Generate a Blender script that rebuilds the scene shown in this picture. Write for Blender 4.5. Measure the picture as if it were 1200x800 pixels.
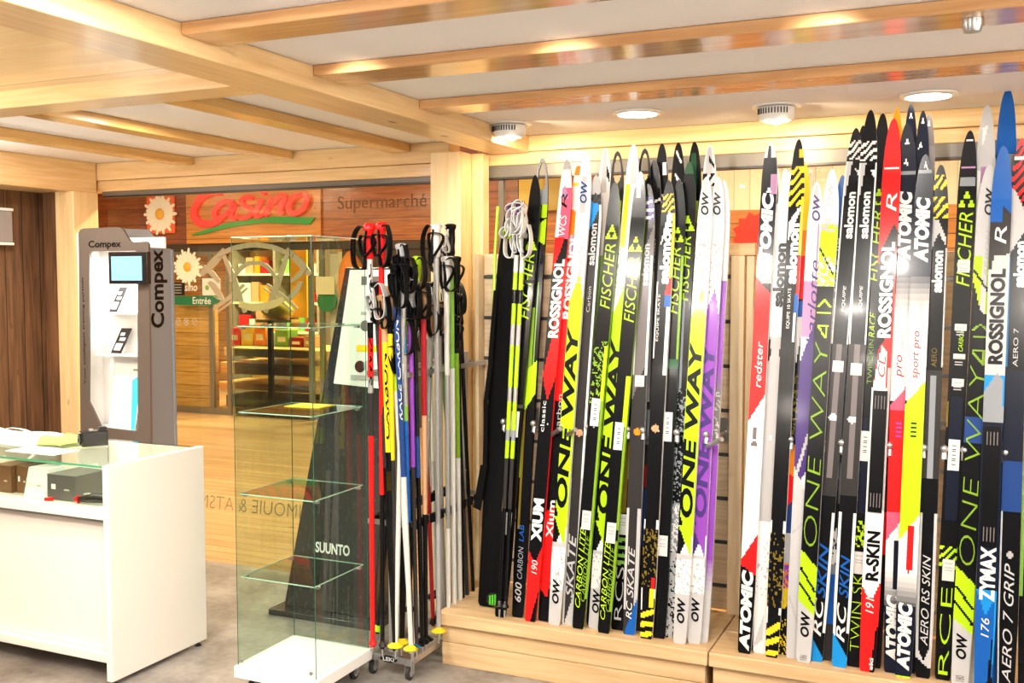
import bpy, bmesh, math, random
import numpy as np
from mathutils import Vector, Matrix
random.seed(7)
RNG = np.random.default_rng(11)
for o in list(bpy.data.objects): bpy.data.objects.remove(o)
scene = bpy.context.scene
COL = scene.collection
# ------------------------------------------------------------------ camera
PITCH, YAW, CAMH, FPX = math.radians(3.4), math.radians(24.2), 1.6, 1200.0
cam_data = bpy.data.cameras.new('camera'); cam_data.sensor_width = 36; cam_data.lens = 36
cam_data.clip_start = .05; cam_data.clip_end = 100
cam = bpy.data.objects.new('camera', cam_data); COL.objects.link(cam)
cam.location = (0, 0, CAMH); cam.rotation_euler = (math.pi/2-PITCH, 0, YAW)
scene.camera = cam
# ------------------------------------------------------------------ world, exposure
world = bpy.data.worlds.new('world'); scene.world = world; world.use_nodes = True
bg = world.node_tree.nodes['Background']; bg.inputs[0].default_value = (1, .93, .86, 1); bg.inputs[1].default_value = .22
scene.view_settings.view_transform = 'Standard'; scene.view_settings.look = 'None'
scene.view_settings.exposure = 0.28; scene.view_settings.gamma = 1; scene.view_settings.use_curve_mapping = False
# ------------------------------------------------------------------ lamps of the place, and added fill lights
def lamp(name, kind, loc, energy, color, size=.15, rot=(0, 0, 0), spot=None, blend=.6):
    d = bpy.data.lights.new(name, kind); d.energy = energy; d.color = color
    if kind == 'AREA': d.shape = 'DISK'; d.size = size
    else: d.shadow_soft_size = size
    if kind == 'SPOT': d.spot_size = spot or 1.6; d.spot_blend = blend
    o = bpy.data.objects.new(name, d); COL.objects.link(o); o.location = loc; o.rotation_euler = rot
    return o
ZC = 2.275
WARM = (1, .80, .50); NEUT = (1, .93, .84)
def aim(o, target):
    d = Vector(target)-o.location; o.rotation_euler = d.to_track_quat('-Z', 'Y').to_euler()
# shop downlights over the skis (in view) and their sisters nearer the camera (out of view)
lamp('downlight_lamp', 'AREA', (-1.243, 3.99, ZC-.012), 12, WARM, .12)
lamp('downlight_lamp', 'AREA', (-.164, 4.045, ZC-.012), 12, WARM, .12)
for (x, y, e) in ((-3.5, 1.9, 30), (-2.55, 1.2, 22), (-1.55, 1.7, 26), (-.65, 1.55, 26), (.35, 1.7, 26), (-.65, .2, 16), (-2.2, -.2, 16), (.9, .3, 12), (-4.1, 3.35, 16), (-3.0, 3.3, 12)):
    lamp('downlight_lamp', 'AREA', (x, y, ZC-.012), e, NEUT, .16)
# added unseen point lights to brighten the ceiling, beside and behind the camera
for (x, y, z, e) in ((-3.5, 1.45, 1.95, 34), (-1.3, -.6, 2.0, 30), (.9, -.3, 2.0, 30), (2.1, 1.6, 1.9, 26)):
    lamp('added_fill_lamp', 'POINT', (x, y, z), e, (1, .9, .78), .1)
# added up-facing area lights that lift the ceiling brightness, out of view
for (x, y, z, e) in ((-3.3, 1.2, 1.85, 30), (-1.2, .5, 1.9, 30), (1.0, .9, 1.9, 34), (2.3, 2.6, 1.9, 24), (-4.7, 2.9, 1.92, 22)):
    lamp('added_uplight', 'AREA', (x, y, z), e, (1, .92, .80), .5, rot=(math.pi, 0, 0))
# directional spots aimed at the ski racks, the fascia and the counter
for (x, y, tx, ty, tz, e) in ((-1.75, 2.42, -1.7, 3.9, 1.55, 40), (-1.05, 2.45, -1.1, 3.9, 1.55, 38), (-.35, 2.45, -.4, 3.9, 1.55, 34), (.35, 2.42, .2, 3.9, 1.55, 30), (-2.6, 2.0, -2.4, 3.6, .9, 50), (-2.3, 1.0, -3.2, 3.0, .5, 150), (-3.7, 2.2, -3.5, 3.1, .8, 50)):
    o = lamp('track_spot', 'SPOT', (x, y, ZC-.04), e, NEUT, .04, spot=1.25 if ty < 3.8 else 1.1); aim(o, (tx, ty, tz))
for (x, y, tx) in ((-1.84, 4.068, -1.75), (-.71, 4.078, -.66)):
    o = lamp('eyeball_spot', 'SPOT', (x, y-.05, ZC-.062), 30, WARM, .03, spot=2.7); aim(o, (tx, 4.5, 2.1))
# mall corridor lamps beyond the glass
for x in (-9.5, -7.6, -5.7, -3.8, -1.9, 0):
    for y in (5.6, 7.9):
        lamp('corridor_lamp', 'AREA', (x, y, 2.86), 62 if y < 6 else 32, (1, .80, .52), .3)
for x in (-9, -7.6, -6.4):
    lamp('store_lamp', 'AREA', (x, 10.6, 2.7), 110, (1, .78, .45), .4)

# ------------------------------------------------------------------ pixel rays (used only to find real positions on known planes)
_cy, _sy = math.cos(YAW), math.sin(YAW)
FW = np.array([-_sy*math.cos(PITCH), _cy*math.cos(PITCH), -math.sin(PITCH)])
RT = np.array([_cy, _sy, 0.]); UP = np.cross(RT, FW); EYE = np.array([0, 0, CAMH])
def ray(x, y): return FW+RT*(x-600)/FPX+UP*(400-y)/FPX
def onz(x, y, z): r = ray(x, y); return r*((z-CAMH)/r[2])+EYE
def ony(x, y, Y): r = ray(x, y); return r*(Y/r[1])+EYE
def onx(x, y, X): r = ray(x, y); return r*(X/r[0])+EYE
def proj(p):
    q = np.asarray(p, float)-EYE; d = q@FW; return 600+FPX*(q@RT)/d, 400-FPX*(q@UP)/d

# ------------------------------------------------------------------ materials
MATS = {}
def newmat(name):
    m = bpy.data.materials.new(name); m.use_nodes = True
    return m, m.node_tree.nodes, m.node_tree.links, m.node_tree.nodes['Principled BSDF']
def plain(name, c, rough=.5, metal=0, coat=0, emit=0, bump=0, spec=.5):
    if name in MATS: return MATS[name]
    m, n, l, b = newmat(name)
    b.inputs['Base Color'].default_value = (*c, 1); b.inputs['Roughness'].default_value = rough
    b.inputs['Metallic'].default_value = metal; b.inputs['Coat Weight'].default_value = coat
    b.inputs['Coat Roughness'].default_value = .08; b.inputs['Specular IOR Level'].default_value = spec
    tn = n.new('ShaderNodeTexNoise'); tn.inputs['Scale'].default_value = 40
    mr = n.new('ShaderNodeMapRange'); mr.inputs[3].default_value = max(.02, rough-.04); mr.inputs[4].default_value = min(1, rough+.06)
    l.new(tn.outputs[0], mr.inputs[0]); l.new(mr.outputs[0], b.inputs['Roughness'])
    if emit:
        b.inputs['Emission Color'].default_value = (*c, 1); b.inputs['Emission Strength'].default_value = emit
    if bump:
        bp = n.new('ShaderNodeBump'); bp.inputs['Strength'].default_value = bump; bp.inputs['Distance'].default_value = .002
        t2 = n.new('ShaderNodeTexNoise'); t2.inputs['Scale'].default_value = 250
        l.new(t2.outputs[0], bp.inputs['Height']); l.new(bp.outputs[0], b.inputs['Normal'])
    MATS[name] = m; return m
def wood(name, c1, c2, axis='X', rough=.35, coat=.3, knot=(.20, .07, .02), plank=None, gap=(.03, .015, .008), grain=1., knots=.86, var=.12):
    """procedural softwood: long grain, growth bands, scattered knots; plank=(axis,width) adds board joints"""
    if name in MATS: return MATS[name]
    m, n, l, b = newmat(name)
    g = n.new('ShaderNodeNewGeometry')
    mp = n.new('ShaderNodeMapping'); s = [14, 14, 14]; s['XYZ'.index(axis)] = .9; mp.inputs['Scale'].default_value = [a*grain for a in s]
    l.new(g.outputs['Position'], mp.inputs[0])
    t = n.new('ShaderNodeTexNoise'); t.inputs['Scale'].default_value = 3; t.inputs['Detail'].default_value = 6; t.inputs['Distortion'].default_value = .6
    l.new(mp.outputs[0], t.inputs[0])
    cr = n.new('ShaderNodeValToRGB'); cr.color_ramp.elements[0].position = .32; cr.color_ramp.elements[1].position = .68
    cr.color_ramp.elements[0].color = (*c2, 1); cr.color_ramp.elements[1].color = (*c1, 1)
    l.new(t.outputs[0], cr.inputs[0]); cur = cr.outputs[0]
    # knots
    mk = n.new('ShaderNodeMapping'); s = [9, 9, 9]; s['XYZ'.index(axis)] = 4.; mk.inputs['Scale'].default_value = s
    l.new(g.outputs['Position'], mk.inputs[0])
    vo = n.new('ShaderNodeTexVoronoi'); vo.inputs['Scale'].default_value = 1.0; l.new(mk.outputs[0], vo.inputs['Vector'])
    sep = n.new('ShaderNodeSeparateColor'); l.new(vo.outputs['Color'], sep.inputs[0])
    gt = n.new('ShaderNodeMath'); gt.operation = 'GREATER_THAN'; gt.inputs[1].default_value = knots; l.new(sep.outputs[0], gt.inputs[0])
    mr = n.new('ShaderNodeMapRange'); mr.inputs[1].default_value = .06; mr.inputs[2].default_value = .15; mr.inputs[3].default_value = 1; mr.inputs[4].default_value = 0
    l.new(vo.outputs['Distance'], mr.inputs[0])
    mu = n.new('ShaderNodeMath'); mu.operation = 'MULTIPLY'; l.new(gt.outputs[0], mu.inputs[0]); l.new(mr.outputs[0], mu.inputs[1])
    mx = n.new('ShaderNodeMix'); mx.data_type = 'RGBA'; l.new(mu.outputs[0], mx.inputs[0]); l.new(cur, mx.inputs[6]); mx.inputs[7].default_value = (*knot, 1)
    cur = mx.outputs[2]
    if plank:
        ax, w = plank
        sx = n.new('ShaderNodeSeparateXYZ'); l.new(g.outputs['Position'], sx.inputs[0])
        dv = n.new('ShaderNodeMath'); dv.operation = 'DIVIDE'; dv.inputs[1].default_value = w; l.new(sx.outputs['XYZ'.index(ax)], dv.inputs[0])
        fr = n.new('ShaderNodeMath'); fr.operation = 'FRACT'; l.new(dv.outputs[0], fr.inputs[0])
        fl = n.new('ShaderNodeMath'); fl.operation = 'FLOOR'; l.new(dv.outputs[0], fl.inputs[0])
        wn = n.new('ShaderNodeTexWhiteNoise'); wn.noise_dimensions = '1D'; l.new(fl.outputs[0], wn.inputs['W'])
        mm = n.new('ShaderNodeMapRange'); mm.inputs[3].default_value = 1-var; mm.inputs[4].default_value = 1+var; l.new(wn.outputs[0], mm.inputs[0])
        hv = n.new('ShaderNodeHueSaturation'); l.new(cur, hv.inputs['Color']); l.new(mm.outputs[0], hv.inputs['Value']); cur = hv.outputs[0]
        lt = n.new('ShaderNodeMath'); lt.operation = 'LESS_THAN'; lt.inputs[1].default_value = .006/w; l.new(fr.outputs[0], lt.inputs[0])
        m3 = n.new('ShaderNodeMix'); m3.data_type = 'RGBA'; l.new(lt.outputs[0], m3.inputs[0]); l.new(cur, m3.inputs[6]); m3.inputs[7].default_value = (*gap, 1); cur = m3.outputs[2]
    l.new(cur, b.inputs['Base Color']); b.inputs['Roughness'].default_value = rough; b.inputs['Coat Weight'].default_value = coat; b.inputs['Coat Roughness'].default_value = .15
    MATS[name] = m; return m
def glass(name, tint=(.93, .98, .95), refl=1.0):
    if name in MATS: return MATS[name]
    m = bpy.data.materials.new(name); m.use_nodes = True; n, l = m.node_tree.nodes, m.node_tree.links; n.clear()
    out = n.new('ShaderNodeOutputMaterial'); mix = n.new('ShaderNodeMixShader'); tr = n.new('ShaderNodeBsdfTransparent'); gl = n.new('ShaderNodeBsdfGlossy')
    tr.inputs[0].default_value = (*tint, 1); gl.inputs['Roughness'].default_value = .01
    fr = n.new('ShaderNodeFresnel'); fr.inputs[0].default_value = 1.45
    ge = n.new('ShaderNodeNewGeometry'); iv = n.new('ShaderNodeMath'); iv.operation = 'SUBTRACT'; iv.inputs[0].default_value = refl; l.new(ge.outputs['Backfacing'], iv.inputs[1]); iv.use_clamp = True
    mu = n.new('ShaderNodeMath'); mu.operation = 'MULTIPLY'; l.new(iv.outputs[0], mu.inputs[1])
    l.new(fr.outputs[0], mu.inputs[0]); l.new(mu.outputs[0], mix.inputs[0]); l.new(tr.outputs[0], mix.inputs[1]); l.new(gl.outputs[0], mix.inputs[2]); l.new(mix.outputs[0], out.inputs[0])
    MATS[name] = m; return m
PINE_X = wood('pine_x', (.86, .63, .34), (.72, .47, .21), 'X')
PINE_Y = wood('pine_y', (.86, .63, .34), (.72, .47, .21), 'Y')
PINE_Z = wood('pine_z', (.88, .68, .38), (.78, .54, .26), 'Z')
PINE_CEIL = wood('pine_ceiling_boards', (.86, .66, .36), (.78, .54, .26), 'X', plank=('Y', .62), gap=(.35, .2, .08))
PINE_PALE = wood('pale_pine', (.72, .51, .28), (.58, .38, .19), 'X', rough=.5, coat=.05)
PINE_PALE_Z = wood('pale_pine_upright', (.80, .64, .42), (.70, .52, .31), 'Z', rough=.5, coat=.05)
AMBER_X = wood('amber_beam', (.66, .38, .17), (.52, .26, .10), 'X', rough=.2, coat=.7)
ORANGE_BEAM = wood('honey_joist', (.76, .48, .17), (.62, .35, .10), 'Y', rough=.25, coat=.5)
BARN = wood('dark_barn_boards', (.19, .088, .036), (.06, .027, .012), 'Z', rough=.6, coat=.1, plank=('Y', .115), gap=(.012, .006, .003), knot=(.03, .012, .006), knots=.85)
SLAT = wood('slatwall_grain', (.80, .66, .47), (.62, .47, .30), 'X', rough=.5, coat=.05, grain=1.6)
SIGNWOOD = wood('sign_wood', (.72, .33, .06), (.50, .18, .025), 'X', rough=.35, plank=('Z', .19), gap=(.1, .03, .01), knots=.97)
SIGNWOOD_D = wood('dark_sign_wood', (.30, .085, .022), (.16, .04, .012), 'X', rough=.4, plank=('Z', .19), gap=(.05, .015, .005))
MALLFLOOR = wood('corridor_parquet', (.58, .37, .18), (.42, .25, .10), 'X', rough=.35, coat=.2, plank=('Y', .11), gap=(.12, .07, .03), knots=.99)
STORE_WOOD = wood('store_wood', (.68, .38, .10), (.45, .21, .05), 'X', rough=.4, plank=('Z', .16), gap=(.1, .04, .01))
WHITE_CEIL = plain('ceiling_paint', (.88, .86, .87), .7)
CREAM = plain('cream_wall', (.8, .75, .66), .7)
TRACK = plain('grey_track', (.17, .155, .14), .4, .3)
BLACKM = plain('black_plastic', (.012, .012, .013), .35)
RUBBER = plain('black_rubber', (.02, .02, .02), .6)
STEEL = plain('brushed_steel', (.55, .55, .56), .28, .9)
GREYMET = plain('grey_lacquer', (.36, .35, .36), .35, .3)
WHITEM = plain('white_laminate', (.86, .80, .74), .3, coat=.2)
WHITEG = plain('white_gloss', (.9, .9, .88), .25, coat=.3)
LAMPM = plain('lamp_diffuser', (1, .93, .75), .5, emit=12)
GLASS = glass('shop_glass', (.95, .97, .94), .8)
CASEG = glass('case_glass', (.92, .975, .94), 1.0)
GEDGE = plain('green_glass_edge', (.03, .12, .07), .15)

# ------------------------------------------------------------------ mesh helpers
class MB:
    def __init__(s): s.v = []; s.f = []; s.mi = []; s.mats = []
    def mat(s, m):
        if m not in s.mats: s.mats.append(m)
        return s.mats.index(m)
    def add(s, verts, faces, m):
        k = len(s.v); i = s.mat(m)
        s.v += [tuple(map(float, p)) for p in verts]; s.f += [tuple(a+k for a in f) for f in faces]; s.mi += [i]*len(faces); return s
    def box(s, x0, x1, y0, y1, z0, z1, m):
        x0, x1 = sorted((x0, x1)); y0, y1 = sorted((y0, y1)); z0, z1 = sorted((z0, z1))
        v = [(x, y, z) for z in (z0, z1) for y in (y0, y1) for x in (x0, x1)]
        return s.add(v, [(0, 2, 3, 1), (4, 5, 7, 6), (0, 1, 5, 4), (2, 6, 7, 3), (0, 4, 6, 2), (1, 3, 7, 5)], m)
    def prism(s, pts, axis, a0, a1, m):
        """pts: 2D outline in the plane normal to axis ('X':(y,z) 'Y':(x,z) 'Z':(x,y))"""
        def P(p, a): return {'X': (a, p[0], p[1]), 'Y': (p[0], a, p[1]), 'Z': (p[0], p[1], a)}[axis]
        n = len(pts); v = [P(p, a0) for p in pts]+[P(p, a1) for p in pts]
        f = [tuple(range(n)), tuple(range(2*n-1, n-1, -1))]+[(i, i+n, (i+1) % n+n, (i+1) % n) for i in range(n)]
        return s.add(v, f, m)
    def tube(s, path, r, m, n=8, cap=True, sx=1.0):
        path = [np.array(p, float) for p in path]; k = len(path); rs = r if hasattr(r, '__len__') else [r]*k
        V = []; up = None
        for i, p in enumerate(path):
            d = path[min(i+1, k-1)]-path[max(i-1, 0)]; d = d/(np.linalg.norm(d)+1e-12)
            a = np.array([0, 0, 1.]) if abs(d[2]) < .9 else np.array([1., 0, 0])
            if up is None: u = np.cross(d, a)
            else: u = up-d*(up@d)
            u /= np.linalg.norm(u); up = u; w = np.cross(d, u)
            for j in range(n):
                t = 2*math.pi*j/n; V.append(p+rs[i]*(math.cos(t)*u*sx+math.sin(t)*w))
        F = [(i*n+j, i*n+(j+1) % n, (i+1)*n+(j+1) % n, (i+1)*n+j) for i in range(k-1) for j in range(n)]
        if cap: F += [tuple(range(n-1, -1, -1)), tuple(range((k-1)*n, k*n))]
        return s.add(V, F, m)
    def lathe(s, c, prof, m, n=20, axis=(0, 0, 1)):
        ax = Vector(axis).normalized(); q = Vector((0, 0, 1)).rotation_difference(ax)
        V = []; 
        for (r, z) in prof:
            for j in range(n):
                t = 2*math.pi*j/n; p = q@Vector((r*math.cos(t), r*math.sin(t), z)); V.append((p.x+c[0], p.y+c[1], p.z+c[2]))
        k = len(prof); F = [(i*n+j, i*n+(j+1) % n, (i+1)*n+(j+1) % n, (i+1)*n+j) for i in range(k-1) for j in range(n)]
        F += [tuple(range(n-1, -1, -1)), tuple(range((k-1)*n, k*n))]
        return s.add(V, F, m)
    def ball(s, c, r, m, n=10, sc=(1, 1, 1)):
        V = []; F = []; k = n//2+1
        for i in range(k):
            a = math.pi*i/(k-1)
            for j in range(n):
                t = 2*math.pi*j/n; V.append((c[0]+r*sc[0]*math.sin(a)*math.cos(t), c[1]+r*sc[1]*math.sin(a)*math.sin(t), c[2]+r*sc[2]*math.cos(a)))
        F = [(i*n+j, (i+1)*n+j, (i+1)*n+(j+1) % n, i*n+(j+1) % n) for i in range(k-1) for j in range(n)]
        return s.add(V, F, m)
    def build(s, name, parent=None, smooth=False, bevel=0, struct=False, label=None, cat=None, group=None):
        v = np.array(s.v); lo, hi = v.min(0), v.max(0); c = np.array([(lo[0]+hi[0])/2, (lo[1]+hi[1])/2, lo[2]])
        me = bpy.data.meshes.new(name); me.from_pydata([tuple(p) for p in v-c], [], s.f)
        for m in s.mats: me.materials.append(m)
        me.polygons.foreach_set('material_index', s.mi)
        if smooth: me.polygons.foreach_set('use_smooth', [True]*len(s.f))
        me.update()
        bm = bmesh.new(); bm.from_mesh(me); bmesh.ops.remove_doubles(bm, verts=bm.verts, dist=1e-6); bmesh.ops.recalc_face_normals(bm, faces=bm.faces); bm.to_mesh(me); bm.free()
        o = bpy.data.objects.new(name, me); COL.objects.link(o)
        o.location = c
        if parent is not None: setparent(o, parent)
        if bevel:
            b = o.modifiers.new('bevel', 'BEVEL'); b.width = bevel; b.segments = 2; b.limit_method = 'ANGLE'; b.angle_limit = .7
        if smooth and hasattr(me, 'set_sharp_from_angle'):
            me.set_sharp_from_angle(angle=.9)
        if struct: o['kind'] = 'structure'
        tag(o, label, cat, group)
        return o
WL = {}
def wloc(o):
    p = Vector(o.location)
    return p+wloc(o.parent) if o.parent else p
def setparent(o, parent): o.location = Vector(o.location)-wloc(parent); o.parent = parent
def tag(o, label=None, cat=None, group=None, kind=None):
    if label: o['label'] = label
    if cat: o['category'] = cat
    if group: o['group'] = group
    if kind: o['kind'] = kind
    return o
def thing(name, loc, label, cat, group=None):
    o = bpy.data.objects.new(name, None); COL.objects.link(o); o.location = [float(a) for a in loc]; o.empty_display_size = .1
    return tag(o, label, cat, group)
# ------------------------------------------------------------------ lettering
TX = {}
def glyphs(s, bold=.02, shear=0.):
    key = (s, bold, shear)
    if key in TX: return TX[key]
    c = bpy.data.curves.new('t', 'FONT'); c.body = s; c.offset = bold; c.shear = shear; c.resolution_u = 3; c.fill_mode = 'FRONT'
    o = bpy.data.objects.new('t', c); COL.objects.link(o)
    dg = bpy.context.evaluated_depsgraph_get(); me = bpy.data.meshes.new_from_object(o.evaluated_get(dg))
    bm = bmesh.new(); bm.from_mesh(me); bmesh.ops.triangulate(bm, faces=bm.faces)
    v = np.array([p.co[:2] for p in bm.verts]); f = [[q.index for q in a.verts] for a in bm.faces]; bm.free()
    bpy.data.objects.remove(o); bpy.data.curves.remove(c); bpy.data.meshes.remove(me)
    lo, hi = v.min(0), v.max(0); asp = (hi[0]-lo[0])/(hi[1]-lo[1]); v = (v-lo)/(hi-lo)
    TX[key] = (v, f, asp); return TX[key]
def letter(mb, s, fn, m, bold=.02, shear=0.):
    """fn(a,b): a 0..1 along reading direction, b 0..1 upwards -> 3D"""
    v, f, asp = glyphs(s, bold, shear); mb.add([fn(a, b) for a, b in v], f, m)
# ================================================================== THE SETTING
def S(name, mb, **k): return mb.build(name, struct=True, **k)
# shop floor: grey mottled vinyl
fm, n, l, b = newmat('grey_vinyl_floor')
g = n.new('ShaderNodeNewGeometry'); t1 = n.new('ShaderNodeTexNoise'); t1.inputs['Scale'].default_value = 3.5; t1.inputs['Detail'].default_value = 5
t2 = n.new('ShaderNodeTexNoise'); t2.inputs['Scale'].default_value = 28; t2.inputs['Detail'].default_value = 4
mx = n.new('ShaderNodeMath'); mx.operation = 'MULTIPLY_ADD'; mx.inputs[1].default_value = .35
cr = n.new('ShaderNodeValToRGB'); cr.color_ramp.elements[0].position = .45; cr.color_ramp.elements[1].position = .85
cr.color_ramp.elements[0].color = (.12, .105, .095, 1); cr.color_ramp.elements[1].color = (.30, .275, .25, 1)
l.new(g.outputs['Position'], t1.inputs[0]); l.new(g.outputs['Position'], t2.inputs[0]); l.new(t2.outputs[0], mx.inputs[0]); l.new(t1.outputs[0], mx.inputs[2]); l.new(mx.outputs[0], cr.inputs[0]); l.new(cr.outputs[0], b.inputs['Base Color']); b.inputs['Roughness'].default_value = .38
S('floor', MB().box(-4.95, 2.6, -1.5, 4.56, -.1, 0, fm))
S('floor_corridor', MB().box(-13, 5, 4.56, 10.0, -.1, 0, MALLFLOOR))
S('ceiling', MB().box(-4.95, 2.6, -1.5, 4.62, ZC, ZC+.12, WHITE_CEIL))
S('ceiling_corridor', MB().box(-13, 5, 4.62, 13.2, 2.88, 2.98, plain('corridor_ceiling', (.55, .38, .2), .6)))
S('ceiling_wood', MB().box(-4.619, -2.101, .2, 2.554, ZC-.02, ZC-.002, PINE_CEIL))
S('wall_left', MB().box(-5.0, -4.88, -1.5, 4.43, 0, ZC, BARN))
S('wall_right', MB().box(2.6, 2.7, -1.5, 4.6, 0, ZC, CREAM))
# ceiling beams
def beam(mb, name): return S(name, mb, bevel=.004)
beam(MB().box(-2.1, -1.905, -.3, 4.43, 2.197, ZC-.001, PINE_Y), 'trim_1')
for i, (y0, y1) in enumerate(((2.125, 2.275), (2.713, 2.888), (3.387, 3.55))):
    beam(MB().box(-1.903, 2.59, y0, y1, 2.241, ZC-.001, AMBER_X), 'trim_%d' % (i+2))
beam(MB().box(-4.619, -2.102, 2.555, 2.70, 2.196, ZC-.001, PINE_X), 'trim_5')
for i, x in enumerate((-3.96, -3.30, -2.60)):
    beam(MB().box(x-.055, x+.055, 2.702, 4.44, 2.232, ZC-.001, ORANGE_BEAM), 'trim_%d' % (i+6))
# facade rail (left) and fascia (right)
beam(MB().box(-4.85, -2.33, 4.445, 4.56, 2.175, ZC-.001, PINE_X), 'trim_9')
beam(MB().box(-4.85, -2.33, 4.46, 4.56, 2.112, 2.174, PINE_X), 'trim_10')
beam(MB().box(-2.17, 2.59, 4.43, 4.60, 2.203, ZC-.001, PINE_X), 'trim_11')
beam(MB().box(-2.17, 2.59, 4.45, 4.60, 2.145, 2.202, PINE_X), 'trim_12')
S('trim_13', MB().box(-2.17, 2.59, 4.455, 4.56, 2.09, 2.144, TRACK).box(-2.17, 2.59, 4.45, 4.50, 2.08, 2.09, BLACKM))
S('trim_14', MB().box(-4.61, -2.33, 4.47, 4.54, 2.088, 2.111, TRACK).box(-4.61, -2.33, 4.475, 4.53, 2.08, 2.088, BLACKM))
# left-wall top beam
beam(MB().box(-4.88, -4.62, .5, 4.44, 2.10, ZC-.001, PINE_Y), 'trim_15')
# posts
beam(MB().box(-2.33, -2.17, 4.25, 4.43, 0, 2.196, PINE_Z), 'trim_16')
beam(MB().box(-2.168, -2.11, 4.36, 4.43, 0, 2.196, PINE_Z), 'trim_17')
beam(MB().box(-4.74, -4.60, 4.25, 4.43, 0, 2.10, PINE_Z), 'trim_18')
beam(MB().box(-4.86, -4.742, 4.27, 4.43, 0, 2.10, BARN), 'trim_19')
# shop window glass
S('window_1', MB().box(-4.6, -2.33, 4.50, 4.512, .02, 2.09, GLASS))
S('window_2', MB().box(-2.11, 2.58, 4.50, 4.512, .02, 2.085, GLASS))
S('window_3', MB().box(-2.08, -2.055, 4.47, 4.495, 0, 2.08, TRACK))
# ---- ceiling fittings
def downlight(x, y, lab):
    t = thing('downlight', (x, y, ZC-.02), lab, 'ceiling light', 'recessed downlights')
    MB().lathe((x, y, ZC-.012), [(.078, 0), (.098, .004), (.100, .0105), (.078, .0105)], WHITEG, 28).build('trim_ring', t, smooth=True)
    MB().lathe((x, y, ZC-.0125), [(.0, 0), (.078, 0), (.078, .009), (0, .009)], LAMPM, 28).build('diffuser', t)
downlight(-1.243, 3.993, 'round recessed ceiling light glowing above the left ski rack')
downlight(-.164, 4.045, 'round recessed ceiling light glowing above the right ski rack, nearer than its twin')
def eyeball(x, y, lab):
    t = thing('eyeball_light', (x, y, ZC-.09), lab, 'ceiling light', 'swivelling ceiling spots')
    MB().lathe((x, y, ZC-.008), [(.06, 0), (.092, .002), (.094, .0075), (.06, .0075)], WHITEG, 24).build('trim_ring', t, smooth=True)
    mb = MB().lathe((x, y, ZC-.01), [(.072, .0), (.072, -.02), (.066, -.045), (.052, -.052), (.0, -.052)][::-1], WHITEG, 24); mb.build('housing', t, smooth=True)
    mb = MB()
    for k in range(12):
        a = -2.6+k*.16; mb.box(x+.0735*math.cos(a)-.002, x+.0735*math.cos(a)+.002, y+.0735*math.sin(a)-.002, y+.0735*math.sin(a)+.002, ZC-.036, ZC-.014, BLACKM)
    mb.build('vent_slots', t)
    MB().lathe((x-.01, y+.055, ZC-.035), [(.0, 0), (.032, 0), (.03, .006), (0, .006)], LAMPM, 20, axis=(-.1, 1, -.25)).build('lens', t)
eyeball(-1.84, 4.068, 'white swivelling ceiling spot next to the square timber post')
eyeball(-.71, 4.078, 'white slotted ceiling spot between the two glowing round downlights')
MB().lathe((-.017, 2.80, 2.2405), [(0, -.03), (.02, -.03), (.026, -.012), (.026, 0), (0, 0)], STEEL, 16).build('detector', smooth=True, label='small chrome detector fixed under the amber ceiling beam', cat='detector')

# ================================================================== ski plinths and slatwall
def plinth(x0, x1, lab):
    t = thing('display_plinth', ((x0+x1)/2, 3.95, 0), lab, 'plinth', 'pine plinths carrying the skis')
    mb = MB(); mb.box(x0+.012, x1-.012, 3.71, 3.735, 0, .095, PINE_PALE); mb.box(x0+.012, x1-.012, 3.712, 3.735, .097, .17, PINE_PALE)
    mb.box(x0+.012, x0+.035, 3.735, 4.19, 0, .17, PINE_PALE); mb.box(x1-.035, x1-.012, 3.735, 4.19, 0, .17, PINE_PALE); mb.build('base_boards', t, bevel=.003)
    MB().box(x0, x1, 3.69, 3.95, .172, .225, PINE_PALE).box(x0, x1, 3.952, 4.19, .172, .225, PINE_PALE).build('top_boards', t, bevel=.004)
plinth(-2.0, -.865, 'low pine plinth under the left rack of skis')
plinth(-.86, 1.6, 'low pine plinth under the right rack of skis')
# slatted panel behind each rack
def slatwall(x0, x1, y, zt, lab, metal):
    t = thing('slatted_panel', ((x0+x1)/2, y+.02, .225), lab, 'slatwall', 'slatted panels behind the skis')
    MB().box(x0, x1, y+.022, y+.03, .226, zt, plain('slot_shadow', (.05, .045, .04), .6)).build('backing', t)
    z = zt-.10; mb = MB(); mb.box(x0, x1, y+.002, y+.0215, zt-.095, zt, SLAT)
    rails = MB(); k = 0
    while z > .3:
        z1 = z-.012; z0 = max(z1-.172, .226); mb.box(x0, x1, y+.002, y+.0215, z0, z1, SLAT)
        rails.box(x0, x1, y-.001, y+.0215, z1+.0005, z+.0035, metal); z = z0; k += 1
    mb.build('slats', t, bevel=.002); rails.build('metal_inserts', t)
    return t
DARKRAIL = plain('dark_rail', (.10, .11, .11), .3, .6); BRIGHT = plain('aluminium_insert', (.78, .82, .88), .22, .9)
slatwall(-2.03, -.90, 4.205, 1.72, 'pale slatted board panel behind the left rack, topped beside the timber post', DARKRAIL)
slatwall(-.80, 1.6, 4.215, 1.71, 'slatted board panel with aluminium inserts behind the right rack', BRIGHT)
MB().box(-.895, -.84, 4.15, 4.20, .226, 1.70, PINE_PALE_Z).box(-.835, -.805, 4.17, 4.20, .226, 1.70, PINE_PALE_Z).box(-.93, -.80, 4.16, 4.20, 1.701, 1.75, PINE_PALE).build('upright_post', bevel=.003, label='pale pine double upright standing between the two ski racks', cat='upright')
MB().box(-2.055, -2.035, 4.16, 4.235, .226, 1.72, PINE_PALE_Z).build('upright_post', bevel=.003, label='slim pale pine upright at the end of the left rack, right of the timber post', cat='upright')
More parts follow.
